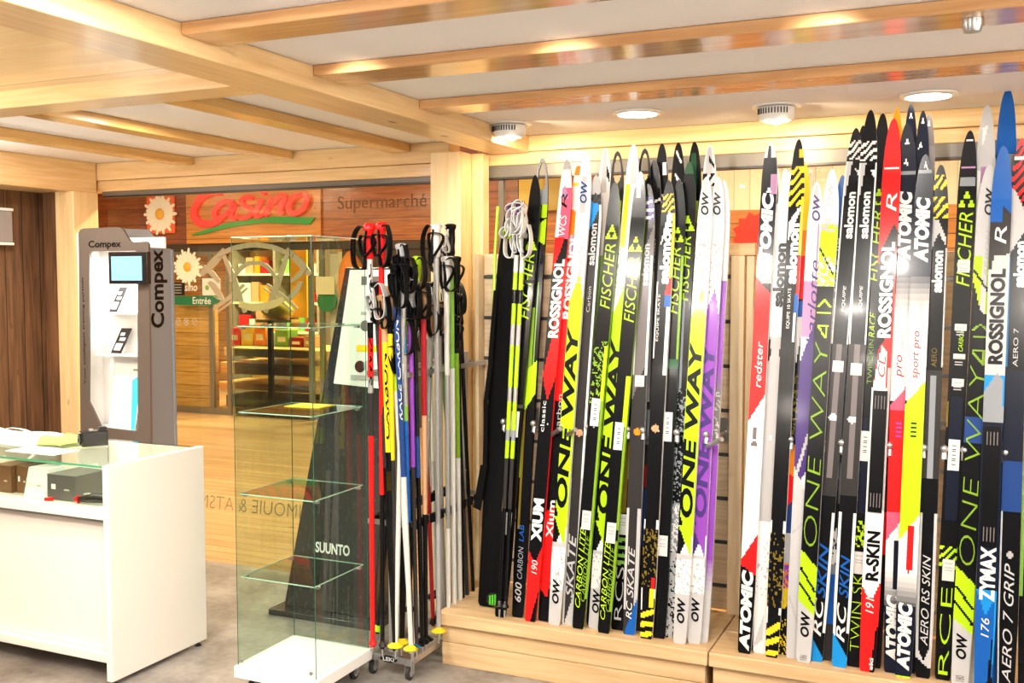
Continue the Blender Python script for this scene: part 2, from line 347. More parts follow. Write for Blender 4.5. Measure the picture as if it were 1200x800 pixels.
# ski hooks
def hook(x, lab, z=.985, arm=0):
    t = thing('ski_hook', (x, 4.17, z-.03), lab, 'hook', 'steel ski hooks on the slatted panels')
    mb = MB(); mb.box(x-.02, x+.02, 4.19, 4.203, z-.05, z+.05, STEEL); mb.build('bracket', t, bevel=.002)
    mb = MB(); mb.tube([(x, 4.19, z-.01), (x, 3.87, z-.01)], .008, STEEL, 10); mb.build('arm', t, smooth=True)
    mb = MB(); mb.ball((x, 3.86, z+.028), .0135, STEEL, 12); mb.tube([(x, 3.872, z+.015), (x, 3.866, z-.01)], .011, STEEL, 10); mb.build('end_knob', t, smooth=True)
    if arm: MB().tube([(x+.002, 3.868, z-.022), (x+.075, 3.80, z+.022)], .0095, STEEL, 10).build('side_arm', t, smooth=True)
    return t
HOOKS = [(590, 503, 0, 'hook left of the green and black skis by the ski bag'), (625, 505, 0, 'hook between the grey-tipped black ski and the red ski'), (643, 507, 1, 'hook beside the leftmost red ski'), (660, 507, 1, 'hook beside the leftmost lime lettered white ski'),
         (689, 508, 0, 'hook left of the first tall sticker ski in the middle'), (697, 511, 0, 'second hook of the close pair in the middle of the left rack'), (735, 512, 0, 'hook between two black lime-lettered skis'), (753, 511, 0, 'hook right of the blue-tailed ski'),
         (773, 509, 0, 'hook below the white lettered black ski'), (793, 515, 0, 'hook left of the lime lettered white-tailed ski'), (827, 517, 1, 'last hook of the left rack, its arm sticking out past the purple ski')]
for (x, y, a, lab) in HOOKS:
    p = ony(x, y, 3.86); hook(p[0], 'steel '+lab, .985, a)
for (x, y, lab) in ((890, 520, 'hook beside the red and white ski of the right rack'), (926, 522, 'hook beside the yellow striped black ski'), (963, 524, 'hook beside the black ski with lime outlines'), (986, 529, 'hook between the two white-stickered black skis'), (1042, 533, 'hook right of the black grip of the red lettered ski'), (1082, 533, 'hook right of the lime green ski'), (1106, 536, 'hook right of the yellow tipped short ski'), (1130, 538, 'hook right of the black ski with lime emblem and tall sticker'), (1154, 540, 'hook left of the blue tipped ski'), (1178, 542, 'hook right of the blue tipped ski')):
    p = ony(x, y, 3.86); hook(p[0], 'steel '+lab, .985, 0)
# steel ticket rail with white tags on the right rack
# ================================================================== SKIS
PAL = dict(K=(.003, .003, .004), W=(.78, .77, .76), L=(.42, .68, .01), l=(.20, .36, .02), R=(.80, .012, .012), r=(.33, .012, .02), B=(.008, .10, .42), b=(.015, .05, .20),
           C=(.01, .25, .66), Y=(.85, .62, .02), V=(.25, .06, .42), v=(.06, .03, .17), G=(.42, .41, .41), S=(.50, .50, .51), D=(.03, .027, .027), O=(.85, .25, .01), N=(.006, .009, .022), g=(.02, .09, .04), P=(.42, .22, .40), M=(.16, .14, .14), T=(.55, .30, .16), y=(.17, .12, .015), Q=(.25, .27, .30), Z=(.74, .10, .18), e=(.20, .42, .07))
def skimat(c):
    key = 'gloss_%02x%02x%02x' % tuple(int(255*min(1, a)**.4545) for a in c)
    if key in MATS: return MATS[key]
    return plain(key, c, .22, coat=.08, spec=.22)
NU, NV = 12, 300
UC = (np.arange(NU)+.5)/NU*2-1
class Ski:
    def __init__(s, tip, tail, w=.060, lay=0, z0=.2255, lean=.31, top=None):
        by = 3.735+.025*lay
        B = onz(tail[0], tail[1], z0)
        B = ony(tail[0], tail[1], by); B[2] = z0
        ty = by+.30
        for _ in range(6): T = ony(tip[0], tip[1], ty); ty = by+.158*(T[2]-z0)      # all skis lean at the same angle
        s.B, s.T = B, T; d = T-B; s.L = np.linalg.norm(d); s.D = d/s.L
        s.Wd = np.array([1., 0, 0])-s.D*s.D[0]; s.Wd /= np.linalg.norm(s.Wd)
        s.N = np.cross(s.Wd, s.D); 
        if s.N[1] > 0: s.N = -s.N
        s.w = w; s.pix = w*FPX/((B+T)@FW/2-EYE@FW)/1.0
    def outline(s, v):      # relative half width 0..1 along v
        v = np.asarray(v, float)
        w = .80+.16*np.clip(v/.12, 0, 1)+.04*np.clip((v-.6)/.28, 0, 1)
        t = np.clip((v-s.tv)/(1-s.tv), 0, 1)
        w = w*np.sqrt(np.clip(1-t**s.tp, 0, 1))
        e = np.clip(v/.008, 0, 1); return w*(.82+.18*np.sqrt(e))
    def centre(s, v):
        cam_ = .012*np.sin(np.pi*np.clip((v-.05)/.85, 0, 1)); t = np.clip((v-.885)/.115, 0, 1); return cam_+s.rise*t**2
    def thick(s, v): return .006+.012*np.sin(np.pi*np.clip(v, 0, 1))**.8
    def pt(s, u, v, h=0): 
        return s.B+s.D*(v*s.L)+s.Wd*(u*s.w/2*float(s.outline(v)))+s.N*(float(s.centre(v))+h)
    def vy(s, y):           # fraction of length whose centre projects at image row y
        lo, hi = 0., 1.
        for _ in range(24):
            m = (lo+hi)/2
            if proj(s.B+s.D*m*s.L)[1] > y: lo = m
            else: hi = m
        return (lo+hi)/2
def paint(sk, base, ops):
    yc = np.array([proj(sk.B+sk.D*((j+.5)/NV)*sk.L)[1] for j in range(NV)]); U, Yp = np.meshgrid(UC, yc)
    C = np.empty((NV, NU), object); C[:] = base
    hw = 8.5     # half width in pixels used for slopes
    for op in ops:
        k = op[0]
        if k == 'b': m = (Yp >= op[1]) & (Yp < op[2]); C[m] = op[3]
        elif k == 's': m = (Yp >= op[1]) & (Yp < op[2]) & (U >= op[3]) & (U < op[4]); C[m] = op[5]
        elif k == 'd':       # band with slanted ends: y0,y1,colour,slope0,slope1 (pixels per half width)
            m = (Yp >= op[1]+op[4]*U) & (Yp < op[2]+op[5]*U); C[m] = op[3]
        elif k == 'p':
            P = op[1]; m = np.zeros(U.shape, bool); n_ = len(P)
            for i in range(n_):
                (x1, y1), (x2, y2) = P[i], P[(i+1) % n_]
                if y1 == y2: continue
                c = ((Yp < y1) != (Yp < y2)) & (U < (x2-x1)*(Yp-y1)/(y2-y1)+x1); m ^= c
            C[m] = op[2]
        elif k == 'e': m = ((U-op[1])/op[3])**2+((Yp-op[2])/op[4])**2 < 1; C[m] = op[5]
        elif k == 'l':       # line u0,y0,u1,y1,colour,half thickness px
            x0, y0, x1, y1 = op[1]*hw, op[2], op[3]*hw, op[4]; dx, dy = x1-x0, y1-y0; q = dx*dx+dy*dy+1e-9
            t = np.clip(((U*hw-x0)*dx+(Yp-y0)*dy)/q, 0, 1); m = np.hypot(U*hw-x0-t*dx, Yp-y0-t*dy) < op[6]; C[m] = op[5]
        elif k == 'n':       # speckle between two colours
            r = RNG.random(U.shape); r = (r+np.roll(r, 1, 0)+np.roll(r, 1, 1))/3; m0 = (Yp >= op[1]) & (Yp < op[2]); C[m0] = op[3]; C[m0 & (r < op[5])] = op[4]
        elif k == 'z':       # zebra stripes y0,y1,colour,pitch px,slope
            m = (Yp >= op[1]) & (Yp < op[2]) & (((Yp+op[5]*U+3*np.sin(U*2.5)) % op[4]) < op[4]*.48); C[m] = op[3]
        elif k == 'g':       # printed fade y0..y1 from colour a to b (eight printed tones)
            t = (Yp-op[1])/(op[2]-op[1]); m0 = (t >= 0) & (t < 1); q = np.floor(t*8)/8
            for a in range(8):
                m = m0 & (q == a/8); C[m] = '%s:%s:%d' % (op[3], op[4], a)
    return C
def colr(c):
    if ':' in c: a, b_, t = c.split(':'); t = int(t)/8; A, B_ = PAL[a], PAL[b_]; return tuple(A[i]*(1-t)+B_[i]*t for i in range(3))
    return PAL[c]
def emblem(y, h=20, c='L', k='K', w=.95):      # triangle emblem, apex at the top
    return [('p', [(0, y), (-w, y+h), (w, y+h)], c), ('p', [(-w*.5, y+h*.5), (w*.5, y+h*.5), (0, y+h)], k)]
def star(u, y, c='W'): return [('p', [(u, y-5), (u-.35, y+5), (u, y+2), (u+.35, y+5)], c)]
def onewayops(y0, y1, c='L', k='K'):           # coloured field carrying large lettering, y0 top y1 bottom
    h = y1-y0; o = [('b', y0+h*.10, y1-h*.10, c), ('p', [(.3, y0), (-1, y0+h*.11), (1, y0+h*.11)], c)]
    o += [('s', y1-h*.42, y1-h*.10, -1, -.75, k), ('p', [(-1, y1-h*.16), (.2, y1-h*.06), (-.6, y1), (-1, y1)], k), ('p', [(-1, y1-h*.11), (1, y1-h*.11), (.75, y1)], c)]
    return o
def ow(y0, y1, c='K'): return ('ONE WAY', y1-(y1-y0)*.14, y0+(y1-y0)*.2, -.95, .8, c, .035, .12)
def greenlines(y0, y1, c='e'):
    o = []; y = y0; k = 0
    pts = [(.8, -.8), (-.8, .8), (.8, -.2), (-.6, .6)]
    while y < y1:
        a = pts[k % 4]; o.append(('l', a[0], y, a[1], y+26, c, .9)); y += 26; k += 1
    return o
def make_ski(spec):
    sk = Ski(spec['tip'], spec['tail'], spec.get('w', .060), spec.get('lay', 0), lean=spec.get('lean', .31), z0=spec.get('z0', .2255), top=spec.get('top'))
    sk.tv = spec.get('tv', .865); sk.tp = spec.get('tp', 2.3); sk.rise = spec.get('rise', .016)
    C = paint(sk, spec['base'], spec.get('ops', [])); side = skimat(PAL[spec.get('side', 'K')])
    keep = np.ones((NV, NU), bool)
    if spec.get('ring'):
        yc = np.array([proj(sk.B+sk.D*((j+.5)/NV)*sk.L)[1] for j in range(NV)]); ty = spec['tip'][1]
        U, Yp = np.meshgrid(UC, yc); keep &= ~((np.abs(U) < .62) & (((Yp-(ty+21))/16)**2+(U/.72)**2 < 1))
    vs = np.linspace(0, 1, NV+1); us = np.linspace(-1, 1, NU+1)
    ol, ce, th = sk.outline(vs), sk.centre(vs), sk.thick(vs); ol = np.maximum(ol, .02)
    base = sk.B[None, None]+sk.D[None, None]*(vs*sk.L)[:, None, None]+sk.Wd[None, None]*(us[None, :, None]*(sk.w/2*ol)[:, None, None])
    topv = base+sk.N[None, None]*ce[:, None, None]; botv = base+sk.N[None, None]*(ce-th)[:, None, None]
    n1 = NU+1; V = np.concatenate([topv.reshape(-1, 3), botv.reshape(-1, 3)]); off = (NV+1)*n1
    mb = MB(); mb.v = [tuple(p) for p in V]; sidei = mb.mat(side); cache = {}
    for j in range(NV):
        r0, r1 = j*n1, (j+1)*n1; i = 0
        while i < NU:
            if not keep[j, i]: i += 1; continue
            c = C[j, i]
            if c not in cache: cache[c] = mb.mat(skimat(colr(c)))
            mb.f.append((r0+i, r0+i+1, r1+i+1, r1+i)); mb.mi.append(cache[c])
            mb.f.append((off+r0+i, off+r1+i, off+r1+i+1, off+r0+i+1)); mb.mi.append(sidei)
            for (jj, ii, a, b_) in ((j, i-1, r0+i, r1+i), (j, i+1, r1+i+1, r0+i+1), (j-1, i, r0+i+1, r0+i), (j+1, i, r1+i, r1+i+1)):
                if jj < 0 or jj >= NV or ii < 0 or ii >= NU or not keep[jj, ii]:
                    mb.f.append((a, b_, b_+off, a+off)); mb.mi.append(sidei)
            i += 1
    for t in spec.get('text', []):
        s_, ya, yb, u0, u1, c = t[:6]; bold = t[6] if len(t) > 6 else .02; shear = t[7] if len(t) > 7 else 0
        va, vb = sk.vy(ya), sk.vy(yb)
        letter(mb, s_, lambda a, b_: sk.pt(u1+(u0-u1)*b_, va+(vb-va)*a, .0016), skimat(PAL[c]), bold, shear)
    o = mb_fast(mb, spec.get('name', 'cross_country_ski')); tag(o, spec['label'], 'ski', spec.get('group', 'skis on the left rack' if spec['tail'][0] < 850 else 'skis on the right rack'))
    # parts: paper stickers, tags, grip plate, tie
    def plate(name, y0, y1, u0, u1, h, m, thick=.0012, lab=None):
        va, vb = sk.vy(y1), sk.vy(y0); q = MB(); k = 6
        vv = np.linspace(va, vb, k); V = []; F = []
        for v in vv:
            for (u, hh) in ((u0, h), (u1, h), (u1, h+thick), (u0, h+thick)): V.append(sk.pt(u, v, hh))
        for a in range(k-1):
            for b_ in range(4): F.append((a*4+b_, a*4+(b_+1) % 4, (a+1)*4+(b_+1) % 4, (a+1)*4+b_))
        F += [(3, 2, 1, 0), tuple(4*(k-1)+b_ for b_ in range(4))]; q.add(V, F, m); return q, lab, name
    for st in spec.get('stick', []):
        q, lab, nm = plate('price_sticker', st[0], st[1], -.62, .62, .0022, skimat((.75, .75, .72)), lab=None)
        # bar code strip: thin bars
        y0, y1 = st[0], st[1]; k = 0; n_ = int((y1-y0)/2.2)
        for k in range(2, n_-2):
            if (k*7) % 5 < 3:
                yy = y0+k*2.2; va, vb = sk.vy(yy+1.1), sk.vy(yy); q.add([sk.pt(-.22, va, .0037), sk.pt(.22, va, .0037), sk.pt(.22, vb, .0037), sk.pt(-.22, vb, .0037)], [(0, 1, 2, 3)], skimat(PAL['D']))
        q.build(nm, o)
    for st in spec.get('tag', []):
        q, lab, nm = plate('price_tag', st[0], st[1], -.6, .7, .004, skimat((.62, .63, .60)))
        y0, y1 = st; 
        for yy in (y0+4, y0+9, y0+12):
            va, vb = sk.vy(yy+1.4), sk.vy(yy); q.add([sk.pt(-.4, va, .0055), sk.pt(.45, va, .0055), sk.pt(.45, vb, .0055), sk.pt(-.4, vb, .0055)], [(0, 1, 2, 3)], skimat(PAL['G']))
        q.build(nm, o)
    if spec.get('plate'):
        y0, y1 = spec['plate']; q, lab, nm = plate('binding_plate', y0, y1, -.78, .78, .0005, skimat(PAL['K']), .006)
        for u in (-.5, -.17, .17, .5):
            va, vb = sk.vy(y1-6), sk.vy(y0+6); q.add([sk.pt(u-.05, va, .0068), sk.pt(u+.05, va, .0068), sk.pt(u+.05, vb, .0068), sk.pt(u-.05, vb, .0068)], [(0, 1, 2, 3)], skimat(PAL['M']))
        q.build('binding_plate', o)
    if spec.get('tie'):
        for y in spec['tie']:
            v = sk.vy(y); q = MB(); V = []
            for vv in (v-.004, v+.004):
                for (u, h) in ((-1.04, -.0185), (1.04, -.0185), (1.04, .003), (-1.04, .003)): V.append(sk.pt(u, vv, h))
            q.add(V, [(0, 1, 5, 4), (1, 2, 6, 5), (2, 3, 7, 6), (3, 0, 4, 7), (0, 3, 2, 1), (4, 5, 6, 7)], RUBBER if not spec.get('tiec') else skimat(PAL[spec['tiec']])); q.build('ski_tie', o)
    return o
def mb_fast(mb, name):
    v = np.array(mb.v); lo, hi = v.min(0), v.max(0); c = np.array([(lo[0]+hi[0])/2, (lo[1]+hi[1])/2, lo[2]])
    me = bpy.data.meshes.new(name); me.from_pydata((v-c).tolist(), [], mb.f)
    for m in mb.mats: me.materials.append(m)
    me.polygons.foreach_set('material_index', mb.mi); me.update()
    o = bpy.data.objects.new(name, me); COL.objects.link(o); o.location = c; return o
A = []
def ski(**k): A.append(k)
FL = 'L'
# ---- left rack, from left to right -------------------------------------------------
ski(tip=(629, 206), tail=(586, 728), base='K', ops=emblem(275, 18)+[('s', 560, 600, -1, -.7, 'y')], text=[('FISCHER', 374, 298, -.7, .75, FL, -.004, .25)], stick=[(482, 512)], tag=[(600, 626)], tie=[330, 476], lay=0, label='black ski with lime triangle emblem and lettering, leftmost ski beside the soft black ski bag')
ski(tip=(637, 186), tail=(606, 729), base='K', ops=[('s', 238, 256, .1, 1, 'L'), ('d', 262, 282, 'L', -6, 6), ('s', 290, 560, -.9, -.6, 'l'), ('s', 360, 470, -.5, .1, 'l'), ('s', 330, 470, .3, .55, 'e'), ('d', 430, 474, 'L', -8, -14), ('s', 480, 620, -.6, -.3, 'y'), ('b', 186, 240, 'Q')], text=[('600', 705, 682, -.6, .5, 'G', .01, .2), ('CARBON', 678, 640, -.35, .45, 'Q', .0, .2), ('LAB', 634, 615, -.3, .4, 'B', .0, .2)], ring=1, lay=1, side='K', tp=3, label='grey-tipped black ski with split ring tip, green streaks and grey numbers near its tail')
ski(tip=(666, 187), tail=(621, 732), base='K', side='R', ops=[('b', 187, 216, 'G'), ('b', 200, 224, 'W'), ('b', 220, 280, 'Z'), ('s', 205, 280, -1, -.55, 'W'), ('p', [(-.2, 216), (.6, 232), (-.7, 232)], 'P'), ('p', [(-1, 278), (.5, 278), (-1, 322)], 'R'), ('p', [(.3, 330), (1, 300), (1, 440), (0, 470), (-1, 440), (-.2, 400)], 'R'), ('p', [(-1, 645), (0, 660), (1, 640), (1, 690), (-.2, 735), (-1, 735)], 'R')],
    text=[('WCS', 276, 252, -.5, .5, 'W', .0, .2), ('R', 244, 226, -.5, .4, 'K', -.005, .2), ('ROSSIGNOL', 396, 304, -.75, .85, 'W', .045), ('XIUM', 634, 584, -.8, .8, 'W', .05), ('190', 672, 656, -.4, .5, 'W', 0, .2), ('classic', 506, 470, -.7, -.1, 'W', .0)], lay=0, label='black and red ski with pink upper end, leftmost red one, white lettering down its front')
ski(tip=(680, 192), tail=(637, 729), base='R', side='R', ops=[('b', 192, 214, 'W'), ('b', 196, 206, 'O'), ('b', 206, 252, 'W'), ('b', 214, 218, 'Y'), ('d', 248, 276, 'O', 4, -8), ('b', 276, 300, 'G'), ('s', 276, 300, -.2, 1, 'V'), ('b', 470, 735, 'K'), ('p', [(-1, 600), (1, 590), (1, 660), (.2, 700), (-1, 690)], 'R')],
    text=[('ROSSIGNOL', 374, 274, -.8, .8, 'W', .045), ('Xium', 630, 586, -.6, .5, 'W', .02), ('carbon', 506, 462, -.4, .3, 'G', .0)], lay=1, label='red ski with white and orange tip, second red one of the left rack, white lettering')
WOW = lambda *e: [('b', 640, 760, 'S')]+list(e)
ski(tip=(688, 178), tail=(649, 734), base='W', side='W', ops=[('s', 180, 250, -.5, .4, 'S'), ('b', 178, 206, 'W')]+onewayops(318, 640)+[('b', 636, 760, 'S'), ('n', 640, 690, 'W', 'G', .3)], text=[ow(318, 640), ('OW', 238, 212, -.6, .5, 'b', .03, .2), ('OW', 707, 678, -.6, .55, 'K', .04, .2), ('CARBON', 332, 290, -.2, .5, 'G', .0)], lay=0, label='leftmost of the white-tipped skis with lime middle and big black letters')
ski(tip=(700, 206), tail=(665, 738), base='D', side='S', ops=[('b', 206, 228, 'G'), ('z', 226, 244, 'K', 9, 5), ('p', [(-1, 236), (.9, 240), (-1, 276)], 'C'), ('s', 240, 560, .72, 1, 'W'), ('s', 300, 420, -1, -.72, 'W'), ('e', 0, 507, .5, 4.5, 'T'), ('s', 560, 740, -1, -.7, 'S'), ('s', 560, 740, .6, 1, 'S'), ('p', [(-1, 742), (.8, 690), (.8, 742)], 'S')],
    text=[('salomon', 311, 262, -.55, .5, 'S', .03), ('Carbon', 366, 336, -.2, .3, 'G', 0), ('EQUIPE', 380, 350, -.5, .0, 'W', .01, .2), ('SKATE', 700, 625, -.6, .55, 'S', .01, .3)], tag=[], lay=1, stick=[], plate=None, label='dark ski with grey tip, small blue wedge and silver edges in the left rack')
ski(tip=(711, 174), tail=(675, 700), base='W', side='W', ops=[('p', [(.2, 190), (.9, 205), (.9, 215), (.1, 202)], 'K'), ('s', 176, 225, -.5, .3, 'S'), ('b', 300, 700, 'e'), ('b', 420, 700, 'g')], lay=2.4, label='white-edged ski tip with grey centre standing behind the blue-wedged dark ski')
ski(tip=(722, 214), tail=(677, 741), base='K', side='l', ops=emblem(262, 18)+[('n', 400, 475, 'K', 'l', .4), ('s', 405, 480, .5, 1, 'L'), ('s', 470, 700, .6, 1, 'l'), ('s', 618, 700, .75, 1, 'l')], text=[('CARBON LITE', 712, 618, -.75, .05, 'L', -.002, .35), ('CARBON LITE', 704, 626, .05, .72, 'l', -.002, .35), ('FISCHER', 362, 286, -.7, .75, FL, -.004, .25)], stick=[(467, 499)], tag=[(598, 620)], lay=0, label='black ski with lime triangle emblem standing just right of the blue-wedged dark ski')
ski(tip=(725, 178), tail=(694, 722), base='K', ops=[('b', 178, 250, 'D'), ('s', 236, 252, .0, .9, 'L'), ('s', 270, 560, .2, .6, 'e'), ('s', 270, 560, -.6, -.3, 'g'), ('b', 400, 480, 'l')], ring=1, tp=3, lay=2.2, label='black ski with split ring tip rising behind the second lime emblem ski')
ski(tip=(744, 170), tail=(696, 744), base='W', side='W', ops=[('s', 176, 215, -.3, .7, 'S'), ('b', 215, 300, 'W'), ('s', 215, 300, -.9, -.1, 'Y'), ('n', 290, 340, 'W', 'G', .36)]+onewayops(335, 645)+[('b', 645, 760, 'S'), ('n', 650, 690, 'W', 'G', .3)], text=[ow(335, 645), ('OW', 718, 690, -.6, .55, 'K', .04, .2)], lay=1, label='white-tipped ski with lime middle and big black letters between two lime emblem skis')
ski(tip=(752, 202), tail=(707, 753), base='K', side='l', ops=emblem(276, 18)+[('s', 205, 232, -.5, .1, 'W'), ('s', 440, 500, .4, 1, 'L'), ('s', 500, 620, .6, 1, 'l'), ('s', 632, 716, .75, 1, 'l')], text=[('CARBON LITE', 726, 634, -.75, .05, 'L', -.002, .35), ('CARBON LITE', 716, 640, .05, .72, 'l', -.002, .35), ('FISCHER', 378, 302, -.7, .75, FL, -.004, .25)], stick=[(495, 527)], tag=[(612, 636)], lay=-.3, label='black ski whose round tail hangs lowest over the plinth edge, lime emblem and lettering')
ski(tip=(757, 175), tail=(723, 747), base='K', side='D', ops=[('b', 178, 260, 'K'), ('s', 360, 560, .3, .7, 'e'), ('s', 500, 600, -.3, .3, 'y'), ('z', 626, 662, 'e', 9, -6)], text=[('RCS', 726, 664, -.6, .6, 'S', -.012)], ring=1, tp=3, tag=[(602, 626)], lay=1, label='black ski with ring tip, its tail with thin letters left of the blue tail')
ski(tip=(761, 216), tail=(737, 749), base='D', side='S', ops=[('b', 216, 232, 'K'), ('b', 232, 258, 'v'), ('l', -.8, 240, .7, 236, 'W', 1.6), ('l', -.9, 248, .8, 246, 'W', 1.6), ('l', -.7, 256, .7, 254, 'W', 1.6), ('p', [(1, 262), (-.6, 300), (-1, 470), (1, 420)], 'M'), ('s', 300, 440, -1, -.75, 'W'), ('s', 300, 440, .75, 1, 'W'), ('e', 0, 506, .5, 4.5, 'O'), ('s', 596, 715, -1, -.7, 'S'), ('s', 596, 715, .45, 1, 'S'), ('p', [(-1, 745), (1, 700), (1, 760), (-1, 760)], 'B')],
    text=[('salomon', 335, 286, -.5, .5, 'S', .02), ('SKATE', 700, 640, -.55, .4, 'S', .01, .3), ('RC', 725, 704, -.6, .3, 'W', 0, .3)], lay=0, stick=[], tag=[(440, 453)], label='grey and black ski ending in the only bright blue tail of the left rack')
ski(tip=(768, 188), tail=(748, 735), base='D', side='S', ops=[('b', 188, 240, 'K'), ('l', -.8, 240, .8, 234, 'W', 1.5), ('s', 280, 470, -.7, .5, 'S'), ('s', 480, 520, -.6, .6, 'Q'), ('s', 545, 570, -.9, .7, 'r'), ('b', 572, 640, 'b')], text=[('salomon', 318, 274, -.4, .5, 'K', .0)], lay=1.4, label='dark ski with silver upper half and red over navy band by the blue-tailed ski')
ski(tip=(777, 169), tail=(752, 740), base='K', ops=[('s', 190, 206, .1, .8, 'W'), ('s', 205, 240, -.4, .4, 'K'), ('l', -.8, 226, .8, 230, 'W', 1.6), ('l', -.8, 236, .8, 238, 'W', 1.6)], side='W', lay=2.6, label='leftmost of the three tallest solid black ski tips in the left rack')
ski(tip=(785, 212), tail=(757, 749), base='K', side='W', ops=[('z', 228, 248, 'Y', 8, 5), ('p', [(0, 248), (.9, 252), (-.9, 290)], 'W'), ('s', 250, 380, .75, 1, 'Y'), ('p', [(.4, 330), (1, 325), (1, 345), (.2, 345)], 'R'), ('s', 345, 360, .2, 1, 'B'), ('s', 360, 440, .5, 1, 'W'), ('s', 330, 420, -1, -.8, 'W'), ('e', -.1, 502, .5, 4.5, 'T'), ('s', 608, 715, -1, -.75, 'W'), ('s', 608, 700, .75, 1, 'W'), ('n', 620, 690, 'K', 'y', .36), ('s', 676, 690, .3, .9, 'R'), ('s', 690, 712, .2, .8, 'Y'), ('l', -.9, 722, .8, 716, 'Y', 3), ('l', -.9, 732, .8, 730, 'Y', 3), ('l', -.9, 744, .6, 742, 'Y', 3)],
    text=[('salomon', 333, 262, -.75, .65, 'W', .05), ('EQUIPE SKATE', 400, 345, -.7, -.35, 'W', .0)], lay=0, label='black ski with yellow striped tip and tail and bold white letters in the left rack')
ski(tip=(796, 168), tail=(778, 735), base='K', side='W', ops=[('l', -.4, 178, .5, 190, 'W', 1.5), ('l', -.4, 205, .5, 216, 'W', 1.5), ('z', 225, 262, 'W', 14, 6), ('s', 290, 420, -.2, .6, 'D')], lay=2.6, label='middle one of the three tallest solid black ski tips, marked with white slashes')
ski(tip=(797, 211), tail=(772, 754), base='K', side='g', ops=emblem(264, 20)+[('b', 420, 432, 'g'), ('s', 300, 420, .7, 1, 'l')], text=[('FISCHER', 368, 290, -.7, .6, FL, -.004, .25)], stick=[(483, 517)], tag=[(627, 651)], lay=.1, label='black ski with lime emblem standing right of the yellow striped one in the left rack')
ski(tip=(815, 167), tail=(796, 735), base='K', side='g', ops=[('s', 180, 250, -.6, .4, 'g'), ('b', 235, 250, 'g'), ('s', 236, 262, -.2, .6, 'L')], lay=2.8, label='rightmost and broadest of the three tallest solid black ski tips in the left rack')
ski(tip=(809, 190), tail=(785, 753), base='K', side='g', ops=[('b', 190, 236, 'g'), ('b', 205, 240, 'K')]+emblem(252, 18)+[('s', 350, 470, -.1, .1, 'Q'), ('n', 455, 590, 'K', 'Q', .42), ('n', 590, 760, 'W', 'Q', .5), ('n', 645, 760, 'S', 'K', .38)], text=[('FISCHER', 353, 277, -.65, .6, 'L', .0, .25)], lay=1, label='black ski with lime emblem above and grey camouflage pattern on its lower half')
ski(tip=(829, 208), tail=(796, 756), base='W', side='W', ops=[('s', 210, 225, -.5, .3, 'S'), ('n', 282, 345, 'W', 'G', .34)]+onewayops(338, 650)+[('b', 650, 770, 'S'), ('n', 655, 695, 'W', 'G', .3)], text=[ow(338, 650), ('OW', 252, 225, -.65, .5, 'K', .04, .2), ('OW', 730, 700, -.6, .55, 'K', .04, .2), ('CARBON', 300, 275, -.1, .3, 'G', 0)], lay=0, label='white-tipped ski with lime middle and big black letters, left neighbour of the purple one')
ski(tip=(833, 170), tail=(809, 735), base='W', side='W', ops=[('s', 174, 205, -.6, .5, 'S'), ('p', [(-.2, 182), (.8, 192), (.8, 198), (-.1, 190)], 'K'), ('z', 204, 218, 'K', 16, 10)], lay=2.2, label='tallest white ski tip with grey centre, behind the lime and purple skis')
ski(tip=(843, 208), tail=(813, 758), base='W', side='W', ops=[('s', 210, 225, -.5, .3, 'S'), ('n', 282, 345, 'W', 'G', .34)]+onewayops(338, 650, 'V', 'v')+[('b', 650, 770, 'S'), ('n', 655, 695, 'W', 'G', .3)], text=[ow(338, 650, 'v'), ('OW', 252, 225, -.65, .5, 'K', .04, .2), ('OW', 728, 700, -.6, .55, 'K', .04, .2), ('LADY', 300, 275, -.1, .3, 'G', 0)], lay=1, label='white-tipped ski with purple middle and large violet letters in the left rack')
ski(tip=(849, 212), tail=(822, 748), base='W', side='W', ops=[('g', 300, 330, 'W', 'S'), ('b', 330, 430, 'V'), ('g', 430, 460, 'V', 'M'), ('n', 460, 520, 'M', 'G', .4), ('b', 520, 650, 'V'), ('g', 650, 690, 'V', 'S'), ('b', 690, 760, 'S')], lay=2.0, label='plain white ski turning purple then grey, rightmost in the left rack')
# ---- right rack --------------------------------------------------------------------
ski(tip=(904, 168), tail=(872, 767), w=.06, base='K', side='W', ops=[('b', 168, 186, 'W'), ('s', 172, 190, -.5, .2, 'K'), ('s', 205, 235, .2, 1, 'P'), ('b', 228, 300, 'N')]+star(0, 222)+[('b', 300, 332, 'Q'), ('d', 335, 478, 'R', 10, -16), ('d', 478, 640, 'W', -16, -16), ('d', 640, 668, 'R', -16, 6), ('s', 500, 515, -.3, .1, 'M'), ('e', -.1, 520, .4, 3.5, 'M')],
    text=[('ATOMIC', 328, 226, -.8, .7, 'W', .06, .15), ('redster', 454, 400, -.5, .4, 'W', .0, .2), ('ATOMIC', 762, 668, -.8, .7, 'W', .06, .15)], lay=0, tv=.9, label='red, white and black ski, leftmost front ski of the right rack')
ski(tip=(910, 196), tail=(884, 755), w=.052, base='Q', side='W', ops=[('b', 196, 260, 'W'), ('s', 205, 240, -.3, .5, 'K'), ('b', 330, 400, 'r'), ('b', 590, 640, 'R'), ('b', 640, 770, 'g')], text=[('ATOMIC', 742, 660, -.2, .9, 'Q', .03, .15)], lay=1.3, label='grey-green ski half hidden behind the leftmost ski of the right rack')
